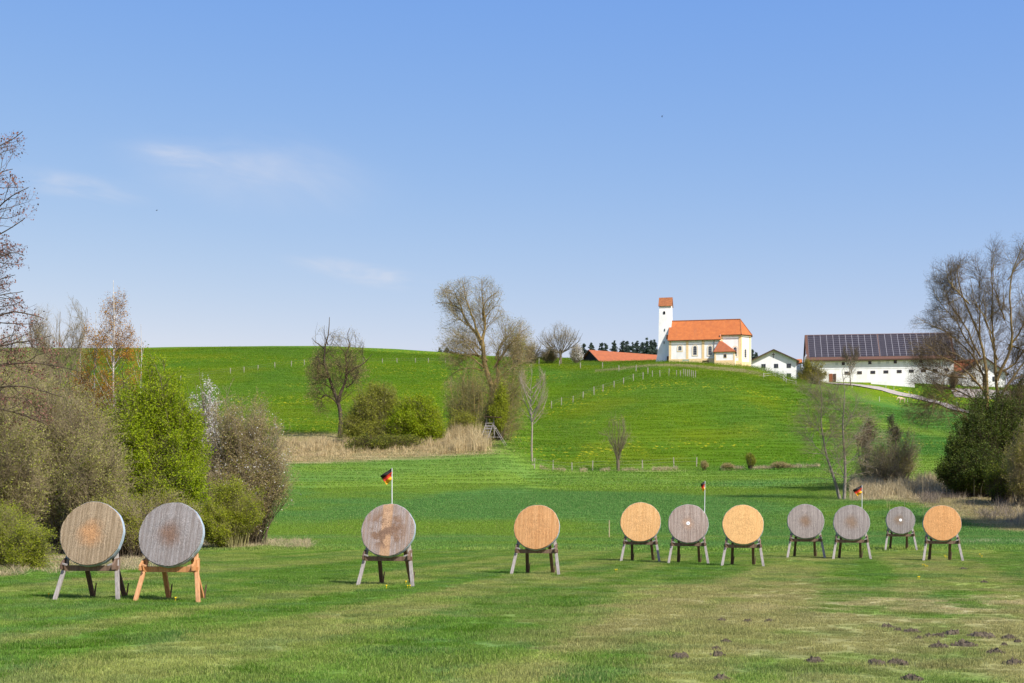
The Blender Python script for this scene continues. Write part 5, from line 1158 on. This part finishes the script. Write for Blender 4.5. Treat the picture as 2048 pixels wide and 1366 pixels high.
cons = [(880,697,8,'leftmost of the tiny dark conifers on the skyline left of the big bare tree'),(893,694,9,'middle one of three tiny conifers on the skyline behind the big bare tree edge'),(903,699,8,'third tiny conifer from the left on the skyline'),
 (1168,686,15,'dark conifer between the blossoming shrub and the long shed'),(1183,684,14,'conifer behind the left end of the long shed'),(1203,685,13,'broad dark conifer above the shed roof, left part'),(1228,681,15,'pointed conifer above the left third of the shed roof'),(1211,688,12,'low conifer tip beside the broad one above the shed roof'),
 (1246,679,15,'tall pointed conifer above the middle of the shed roof'),(1254,682,14,'conifer touching the tall pointed one above the shed roof'),(1265,684,13,'conifer in the gap right of the middle of the shed roof'),(1274,681,14,'conifer above the shed roof, fourth from the tower'),(1285,685,13,'lower conifer above the right part of the shed roof'),(1294,677,16,'tallest conifer next to the church tower'),(1303,681,14,'conifer directly left of the church tower'),(1309,680,14,'conifer partly behind the church tower'),
 (1504,700,12,'conifer top between the church and the farmhouse'),(1512,706,10,'low conifer top just left of the farmhouse roof')]
for k, (px, top, H, lb) in enumerate(cons): tag(conifer(px, 455+(k*7) % 22, top, H, 100+k), lb, 'conifer', 'conifers behind the hilltop')

# ---- trees at the farm
shrub('budding_farm_tree', 'bushy orange green budding tree left of the barn wall', 'tree', 1620, 372, [pxell(1612, 742, 20, 30, 372), pxell(1636, 745, 20, 28, 372), pxell(1598, 755, 10, 18, 371), pxell(1650, 756, 9, 16, 372)], 190, 20, 1.5, [(leafmat('orange_green_leaf', (.22,.19,.02), (.34,.30,.035), .4), .9, .22, .2, 'leaves')], BARK_D, TWIG_G, seed=71, tw_r=.03, r0=.12, spread=.12)
bare('small_bare_tree', 'small rounded bare tree standing in front of the barn left of its middle', 'tree', 1702, 381, 683, 21, .18, 72, tw=TWIG_D, bark=BARK, n1=20, n2=10, n3=7, low=.3, hi=.5, fork=8, tw_r=1.3)
shrub('brown_farm_shrub', 'brown leafless shrub at the right end of the barn', 'shrub', 1905, 388, [pxell(1906, 752, 12, 22, 388)], 120, 16, 1.0, [(L_ROSE, .7, .2, .2, 'leaves')], BARK_D, TWIG_D, seed=73, tw_r=.03)
bare('village_bare_tree', 'distant bare tree right of the barn roof behind the village house', 'tree', 1915, 440, 685, 30, .3, 74, tw=TWIG, n1=10, n2=8, n3=6, low=.2, fork=6, tw_r=1.4)

# ---- pollard willow and small bushes on the fence line
pol = [([(1237,942),(1236,930),(1236,918)], .26, .20)] + [([(1236,924),(1236+dx*.35,895),(1236+dx*.8,870),(1236+dx,top)], .055, .012) for dx, top in ((-24,862),(-19,845),(-14,840),(-8,836),(-3,850),(2,838),(7,842),(12,836),(18,848),(23,862),(27,880),(-27,885))]
tree('pollard_willow', 'small pollard willow with upright bare shoots in the middle of the foot fence', 'tree', 1237, 186.5, pol, [(14, 1.6, 28, .12, .10, 5, .012, .15, [0]), (6, .8, 30, .08, .12, 4, .014, .1, [1])], BARK, TWIG, seed=75, wob=.25)
for k, (px, py, rx, ry, mt, lb) in enumerate([(1500,917,9,14,L_OLIVE,'small dark green bush on the fence line below the hill'),(1407,929,7,7,L_TAN,'small scrubby bush near the last fence post'),(1455,932,12,5,L_TAN,'flat tan scrub on the fence line left of the dark green bush'),(1560,931,22,7,L_TAN,'tan heap of dead scrub right of the dark green bush')]):
    shrub('fence_line_bush', lb, 'bush', px, 186, [pxell(px, py, rx, ry, 186), pxell(px+rx*.8, py+ry*.3, rx*.6, ry*.6, 186)], 60, 18, .8, [(mt, .9, .12, .1, 'leaves')], BARK_D, TWIG_G if mt is L_OLIVE else TWIG, seed=80+k, tw_r=.02, group='bushes on the fence line')

# ---- right side
Yp = 130
Lb = simple('grey_pair_bark', (.27,.235,.19), (.17,.15,.125), 3)
pr = [([(1683,994),(1668,960),(1655,917),(1648,874),(1641,837),(1641,794),(1638,762)], .17, .02), ([(1655,917),(1630,890),(1612,860),(1600,835)], .04, .01), ([(1648,874),(1625,850),(1610,825)], .035, .01), ([(1650,890),(1668,860),(1680,835)], .035, .01), ([(1642,840),(1656,812),(1664,790)], .03,.01),([(1641,810),(1625,790),(1618,770)], .03,.01)]
tree('leaning_bare_tree', 'left tree of the bare pair, its thin trunk leaning to the left', 'tree', 1683, Yp, pr, [(24, 2.2, 52, .02, .14, 6, .009, .12, [0]), (9, 1.1, 44, .02, .16, 5, .008, .12, [1]), (5, .55, 40, .02, .18, 4, .012, .1, [2])], Lb, TWIG, seed=76, wob=.5, group='pair of bare trees at the brush edge')
pr = [([(1690,992),(1689,947),(1689,886),(1687,837),(1686,788),(1683,741)], .18, .02), ([(1689,950),(1672,915),(1662,880)], .04, .01), ([(1689,900),(1715,870),(1732,845),(1742,825)], .04, .01), ([(1688,860),(1704,830),(1716,795)], .035, .01), ([(1687,830),(1668,800),(1660,775)], .03,.01), ([(1689,930),(1712,905),(1740,880),(1760,872)], .035,.01)]
tree('upright_bare_tree', 'right tree of the bare pair, straight and taller than its leaning neighbour', 'tree', 1690, Yp-.8, pr, [(26, 2.2, 52, .02, .14, 6, .009, .12, [0]), (9, 1.1, 44, .02, .16, 5, .008, .12, [1]), (5, .55, 40, .02, .18, 4, .012, .1, [2])], Lb, TWIG, seed=77, wob=.5, group='pair of bare trees at the brush edge')
shrub('brown_thicket', 'brown bare thicket right of the pair of bare trees', 'shrub', 1785, 148, [pxell(1735, 905, 30, 60, 148), pxell(1790, 905, 42, 62, 148), pxell(1825, 900, 22, 58, 147), pxell(1760, 940, 55, 42, 146)], 300, 16, 1.3, [(L_ROSE, .12, .09, .1, 'buds'), (L_OLIVE, .14, .10, .1, 'leaves')], BARK, TWIG, seed=78, tw_r=.014, r0=.03, spread=.7, second=1)
shrub('reddish_treetop', 'dark reddish cone covered crown standing over the brown thicket', 'tree', 1732, 150, [pxell(1738, 850, 22, 28, 150), pxell(1722, 875, 18, 14, 150)], 36, 34, .8, [(leafmat('reddish_cone', (.10,.05,.045), (.17,.09,.075), .1), 1.0, .12, .1, 'cones')], BARK_D, TWIG_D, seed=79, tw_r=.018, spread=.1, low=.6)
shrub('dark_spire_tree', 'small dark spire shaped treetop right of the reddish crown', 'tree', 1785, 152, [pxell(1783, 840, 9, 26, 152), pxell(1790, 862, 18, 16, 152)], 30, 30, .6, [(leafmat('brown_green_leaf', (.06,.055,.03), (.11,.10,.05), .1), 1.0, .12, .1, 'leaves')], BARK_D, TWIG_D, seed=83, tw_r=.018, spread=.1, low=.65)
Yr = 136
R1 = [([(2005,985),(1985,880),(1973,813),(1969,756),(1964,704),(1956,660),(1938,607),(1925,572),(1916,525)], 0.346, 0.021), ([(1972,790),(1969,748),(1947,704),(1912,677),(1868,651),(1833,631)], 0.144, 0.014), ([(1975,810),(1969,791),(1934,756),(1899,726),(1868,712),(1826,688)], 0.137, 0.014),
 ([(1978,830),(1973,812),(1947,800),(1912,778),(1877,772),(1838,762)], 0.122, 0.014), ([(1915,780),(1896,792),(1881,800),(1860,812),(1846,822),(1822,842)], 0.065, 0.010), ([(1966,715),(1945,670),(1915,620),(1895,575),(1880,545)], 0.101, 0.014), ([(1960,680),(1958,620),(1965,570),(1960,520)], 0.101, 0.014),
 ([(1990,900),(1950,860),(1915,820),(1885,800),(1850,792)], 0.101, 0.014), ([(1969,750),(1935,720),(1900,700),(1870,690)], 0.072, 0.010), ([(1938,607),(1915,585),(1895,560),(1885,530)], .08,.015), ([(1947,704),(1920,660),(1885,610),(1865,580)], .09,.015), ([(1934,756),(1900,750),(1860,740),(1835,735)], .08,.015)]
R2 = [([(2030,985),(2005,860),(1993,770),(1995,704),(1987,638),(1982,585),(1979,515)], 0.302, 0.021), ([(1994,760),(2017,704),(2008,616),(2013,550),(2026,497),(2037,458)], 0.173, 0.017), ([(1995,720),(1975,660),(1950,600),(1935,560)], 0.094, 0.014), ([(2010,640),(1998,580),(1996,530),(2000,490)], 0.086, 0.014), ([(2015,700),(2040,650),(2055,600),(2075,560)], 0.115, 0.014),
 ([(1998,800),(2030,740),(2070,700),(2110,640)], 0.130, 0.014), ([(2015,560),(2035,530),(2055,500),(2070,480)], 0.072, 0.014), ([(2000,820),(2040,800),(2090,790)], 0.101, 0.014), ([(1990,680),(1968,640),(1962,600)], 0.072, 0.014), ([(2018,690),(2045,700),(2080,720)], .1,.02), ([(1995,745),(2020,735),(2050,690),(2060,650)], .12,.02)]
for nm, lim, bx, sd, lb, el in (('spreading_bare_tree', R1, 2005, 91, 'big bare tree on the right with long limbs arching left in front of the barn', [pxell(1930, 590, 85, 100, Yr), pxell(1900, 690, 98, 90, Yr, 7), pxell(1890, 800, 98, 75, Yr, 7), pxell(1880, 560, 35, 60, Yr), pxell(1965, 780, 60, 100, Yr)]),
                       ('tall_bare_tree', R2, 2030, 92, 'tallest bare tree at the right edge with crowded upright limbs', [pxell(2010, 560, 62, 115, Yr), pxell(2060, 600, 80, 140, Yr), pxell(2020, 750, 80, 120, Yr)])):
    tree(nm, lb, 'tree', bx, Yr, lim, [(38, 2.9, 44, .04, .15, 7, .009, .12, [0]), (12, 1.4, 42, .03, .17, 5, .008, .1, [1]), (7, .68, 40, .03, .19, 4, .013, .1, [2])], BARK_Y if nm.startswith('spr') else BARK_Y, TWIG_D, ells=el, seed=sd, wob=.5, leaf=[(L_ROSE, .3, .06, .04, 'buds')])
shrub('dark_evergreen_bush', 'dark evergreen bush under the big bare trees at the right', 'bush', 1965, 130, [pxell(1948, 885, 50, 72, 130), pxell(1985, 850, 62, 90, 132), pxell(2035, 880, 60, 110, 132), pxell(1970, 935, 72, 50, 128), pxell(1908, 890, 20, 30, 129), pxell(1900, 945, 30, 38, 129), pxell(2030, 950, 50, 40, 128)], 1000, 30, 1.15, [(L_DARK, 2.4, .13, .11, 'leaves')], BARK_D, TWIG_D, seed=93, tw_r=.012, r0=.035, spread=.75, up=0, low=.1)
shrub('ivy_clad_thicket', 'green ivy clad thicket between the dark bush and the bare treetops at the right edge', 'shrub', 2040, 137, [pxell(2045, 790, 50, 75, 137), pxell(2010, 790, 28, 45, 137), pxell(2090, 850, 60, 120, 136)], 420, 24, 1.3, [(L_OLIVE, .5, .11, .1, 'leaves'), (L_DARK, 1.2, .11, .1, 'dark_leaves')], BARK_D, TWIG, seed=94, tw_r=.014, spread=.4)
shrub('grey_olive_shrub', 'grey olive twiggy shrub at the right edge in front of the dark bush', 'shrub', 2050, 118, [pxell(2045, 925, 42, 62, 118), pxell(2075, 900, 50, 85, 118)], 360, 24, .9, [(L_OLIVE, .8, .07, .05, 'leaves'), (L_TAN, .6, .07, .05, 'buds')], BARK, TWIG, seed=95, tw_r=.010, spread=.6, second=1, r0=.025, low=.12)
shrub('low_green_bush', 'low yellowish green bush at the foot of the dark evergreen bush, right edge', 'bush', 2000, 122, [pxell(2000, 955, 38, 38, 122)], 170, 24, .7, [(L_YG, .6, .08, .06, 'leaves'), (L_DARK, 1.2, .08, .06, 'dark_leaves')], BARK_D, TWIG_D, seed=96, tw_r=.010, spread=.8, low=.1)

shrub('shade_tree', 'leafy tree just beyond the right edge that shades the meadow', 'tree', 2260, 98, [(np.array([42.5, 98, 13.0]), np.array([5.0, 5.0, 7.0])), (np.array([40.0, 101, 8.0]), np.array([4.0, 4.0, 4.0]))], 500, 20, 1.6, [(L_OLIVE, 1.2, .25, .2, 'leaves')], BARK_D, TWIG_D, seed=97, tw_r=.02, r0=.06, spread=.1)

# ---- reeds and dead grass
def reedmat(name, c1, c2):
    m, t, b, out = mat_new(name); b.inputs['Roughness'].default_value = .8; a = N(t, 'ShaderNodeAttribute', attribute_name='rnd')
    col = mixrgb(t, a.outputs['Fac'], c1, c2); t.links.new(col, b.inputs['Base Color']); tr = N(t, 'ShaderNodeBsdfTranslucent'); t.links.new(col, tr.inputs[0]); mx = N(t, 'ShaderNodeMixShader'); mx.inputs[0].default_value = .3
    t.links.new(b.outputs[0], mx.inputs[1]); t.links.new(tr.outputs[0], mx.inputs[2]); t.links.new(mx.outputs[0], out.inputs[0]); return m
REED = reedmat('dry_reed', (.36,.27,.13), (.68,.56,.32)); DRY = reedmat('dead_grass', (.34,.27,.15), (.56,.47,.29)); GREYR = reedmat('grey_brush', (.17,.14,.11), (.32,.26,.19))
def stand(name, label, cat, pts, h, w, lean, mat, seed, curve=.3):
    rg = np.random.default_rng(seed); X, Y = pts[:, 0], pts[:, 1]; Pn = np.column_stack([X, Y, ground_np(X, Y)-.03]); V, q, t3 = blades(Pn, h*(.6+.6*rg.random(len(h))), np.full(len(h), w), lean, rg, curve)
    o = np_obj(name, mat, None, verts=V, quads=q, tris=t3, attrs={'rnd': np.repeat(rg.random(len(h)), 5)}); tag(o, label, cat, kind='stuff'); return o
def region(n, px0, px1, y0f, y1f, seed, dens=None):
    rg = np.random.default_rng(seed); px = px0+(px1-px0)*rg.random(n); a, b = y0f(px), y1f(px); Y = a+(b-a)*rg.random(n)
    if dens is not None: k = rg.random(n) < dens(px, Y); px, Y = px[k], Y[k]
    return px, Y, np.column_stack([(px-CX)/F*Y, Y])
px, Y, P = region(52000, 555, 985, lambda p: 179+(p-560)*.006+2*vnoise(p/25, p*0, 5), lambda p: 200+0*p, 1, lambda p, y: (.15+.85*sstep(vnoise(p/14, y/3, 9), .30, .65))*(.3+.7*sstep(vnoise(p/30, y/9, 8), .2, .5))*sstep(p, 995, 935))
h = (.28+.75*sstep(Y, 183, 192)+ 1.5*sstep(px, 850, 950)*sstep(px, 990, 965))*(.45+1.1*vnoise(px/7, Y/2, 3))
stand('reeds', 'band of dry tan reeds in front of the bushes at the foot of the left hill', 'reeds', P, h*1.1, .05, .38, REED, 2)
px, Y, P = region(36000, 1700, 2120, lambda p: 101+24*sstep(p, 2060, 1780)+2*vnoise(p/20, p*0, 6), lambda p: 152+0*p, 11, lambda p, y: .1+.9*sstep(vnoise(p/16, y/3, 19), .3, .65))
h = (.25+1.0*sstep(Y, 124, 138)+.8*sstep(px, 2010, 2060))*(.4+1.1*vnoise(px/10, Y/2, 13))
stand('dry_brush', 'dry tan grass and brush below the bare trees on the right', 'dry grass', P, h, .035, .5, DRY, 12)
px, Y, P = region(9000, 1840, 2120, lambda p: 104+18*sstep(p, 2040, 1850), lambda p: 135+0*p, 21, lambda p, y: sstep(vnoise(p/18, y/4, 29), .4, .7))
stand('grey_brambles', 'grey tangled brambles in front of the dark bush at the right', 'brambles', P, .4+.9*vnoise(px/12, Y/2, 23), .025, 1.0, GREYR, 22, 1.0)
# single tall reed stalks standing out at the right
px, Y, P = region(26, 1760, 2045, lambda p: 110+0*p, lambda p: 135+0*p, 31); stand('reed_stalks', 'scattered taller dry stalks in front of the dark bush', 'reeds', P, np.full(len(P), 2.2)*(.5+.8*rng.random(len(P))), .035, .25, DRY, 32)
px, Y, P = region(16000, -60, 330, lambda p: 35.5+(p*.012), lambda p: 52+0*p, 41, lambda p, y: sstep(vnoise(p/35, y/2, 49), .38, .62))
stand('bank_grass', 'flattened dead grass on the low bank behind the leftmost targets', 'dry grass', P, .10+.22*vnoise(px/20, Y, 43), .012, 1.6, DRY, 42, 1.0)
px, Y, P = region(9000, 380, 620, lambda p: 62+0*p, lambda p: 76+0*p, 51, lambda p, y: sstep(vnoise(p/25, y/2, 59), .35, .6)); stand('bush_foot_grass', 'dead grass round the foot of the pinkish brown shrub', 'dry grass', P, .15+.3*vnoise(px/20, Y, 53), .015, 1.2, DRY, 52, 1.0)
px, Y, P = region(9000, 1080, 1640, lambda p: 185.5+0*p, lambda p: 189+0*p, 61, lambda p, y: sstep(vnoise(p/22, p*0, 69), .42, .62)); stand('fence_grass', 'uncut dry grass along the fence at the foot of the church hill', 'dry grass', P, .25+.5*vnoise(px/12, Y, 63), .04, .7, DRY, 62)
px, Y, P = region(7000, 1190, 1530, lambda p: 331-(p-1300)*.035, lambda p: 338-(p-1300)*.035, 71); stand('crest_grass', 'strip of dry grass on the crest below the church', 'dry grass', P, .2+.3*vnoise(px/12, Y, 73), .06, .7, DRY, 72)
px, Y, P = region(2600, 1790, 2120, lambda p: 71+0*p, lambda p: 77+0*p, 81, lambda p, y: .8*sstep(p, 1790, 1960)); stand('pale_grass', 'pale uncut grass strip at the right edge behind the last target', 'grass', P, .12+.2*vnoise(px/12, Y, 83), .012, .8, reedmat('pale_green_grass', (.25,.30,.12), (.48,.47,.28)), 82)

# ---- molehills
SOIL = simple('dark_soil', (.125,.100,.068), (.075,.060,.042), 30, bmp=.6)
moles = [(1774,1256,28),(1796,1263,14),(1823,1266,28),(1858,1273,18),(1878,1273,22),(1904,1269,30),(1838,1277,12),(1963,1274,42),(2019,1277,26),(1876,1294,30),(1926,1291,40),(2035,1285,12),(2008,1291,10),(1989,1309,28),(2029,1329,32),(1359,1315,34),(1435,1298,14),(1452,1286,18),(1428,1300,12),(1436,1312,24),(1628,1327,30),(1752,1327,32),(1794,1331,34),(1443,1241,14),(1495,1242,14),(1538,1243,14),(1822,1360,34),(1968,1165,14),(1926,1137,12),(1440,1363,30)]
for k, (px, py, w) in enumerate(moles):
    g = hit(px, py+2, 12, 80); Wm = w/F*g.y*1.12; rg = np.random.default_rng(200+k); n, m_ = 20, 8; V = [(0, 0, .12*Wm)]; ph = rg.random(4)*6.28
    for j in range(1, m_+1):
        for i in range(n):
            a = 6.283*i/n; q = j/m_; r_ = Wm*.5*q*(1+.18*math.sin(2*a+ph[0])+.12*math.sin(3*a+ph[1])+.08*math.sin(7*a+ph[2])) ; V.append((r_*math.cos(a), r_*math.sin(a)*.9, (.13*Wm*(1-q**3)*(1+.35*math.sin(3*a+ph[3])*q) + rg.normal()*.018*(q < 1)) - .02*(q == 1)))
    mb = MB(); mb.v = V
    for i in range(n): mb.f.append((0, 1+i, 1+(i+1) % n)); mb.m.append(0)
    for j in range(m_-1):
        for i in range(n): i2 = (i+1) % n; mb.f.append((1+j*n+i, 1+(j+1)*n+i, 1+(j+1)*n+i2, 1+j*n+i2)); mb.m.append(0)
    for c_ in range(26):     # crumbs of soil
        a = rg.random()*6.283; q = rg.random()**.6*Wm*.62; s = .008+.02*rg.random()*min(1, Wm*3); x, y = q*math.cos(a), q*math.sin(a); z = max(0, .12*Wm*(1-(q/(Wm*.5))**2)); mb.bar((x, y, z-.01), (x+.004, y+.003, z+s), s*1.3, s*1.2, taper=.7)
    o = mb.build('molehill', SOIL); o.location = g + Vector((0, 0, .012))
    side = 'right' if px > 1600 else 'middle'
    size = 'large' if w >= 34 else ('medium' if w >= 22 else 'small')
    tag(o, f'{size} dark molehill in the {side} foreground of the mown lawn', 'molehill', f'{size} molehills in the {side} foreground')

# ---- dandelions near the targets
YEL = simple('dandelion_yellow', (.80,.60,.02), (.75,.52,.02)); mb = MB(); rg = random.Random(5)
dd = [(100,1195),(345,1204),(773,1178),(813,1170),(815,1178),(1848,1134),(1853,1137),(1838,1160),(1890,1115),(1893,1118),(1962,1112),(1964,1116),(1232,1145)] + [(rg.uniform(600,2000), rg.uniform(985,1060)) for _ in range(60)]
for px, py in dd:
    g = hit(px, py, 15, 140); 
    for k in range(2):
        x, y = g.x+rg.uniform(-.06,.06), g.y+rg.uniform(-.06,.06); r_ = .018; z = gz(x, y)+.07; n = 8
        mb.prism([(x+r_*math.cos(6.283*i/n), y+r_*math.sin(6.283*i/n), z) for i in range(n)], (0, 0, .02)); mb.bar((x, y, z-.07), (x, y, z), .005, .005)
o = mb.build('dandelions', YEL, fix=False); tag(o, 'scattered yellow dandelion flowers in the lawn around the targets', 'flowers', kind='stuff')

# ---- hunting stand
g = foot(980, 193); r = empty('hunting_stand', g, -.25); tag(r, 'grey wooden hunting stand with a small roof beside the big bare tree', 'hunting stand')
mb = MB(); mb.box((-1.0,-.5,3.75),(1.1,1.0,3.85)); o_ = mb.build('roof', BROWN, r); o_.rotation_euler = (0, .07, 0)
for s in (-.5, .5):
    mb = MB(); mb.bar((s-.9,-1.0,-.2),(s,.0,3.0),.09,.09); mb.build('ladder_rail', W_GREY, r)
    mb = MB(); mb.bar((s+.1,.1,1.0),(s,.1,3.75),.10,.10); mb.build('roof_post', W_GREY, r)
for k in range(7): t = (k+1)/8; mb = MB(); mb.bar((-1.4+.9*t,-1.0+t,3.0*t-.1),(-.4+.9*t,-1.0+t,3.0*t-.1),.07,.07,up=(0,0,1)); mb.build('rung', W_GREY, r)
for s in (-.2, .9): mb = MB(); mb.bar((2.2,s,-.2),(.4,s,2.7),.06,.06); mb.build('brace', W_GREY, r)
mb = MB(); mb.bar((-.8,-.6,1.05),(1.6,.2,1.05),.06,.06,up=(0,0,1)); mb.build('cross_rail', W_GREY, r)
mb = MB(); mb.box((-.65,-.1,2.2),(.65,.9,2.3)); mb.box((-.65,-.15,2.9),(.65,-.1,3.0)); mb.box((-.65,-.15,2.55),(.65,-.1,2.65)); mb.build('platform', W_GREY, r)
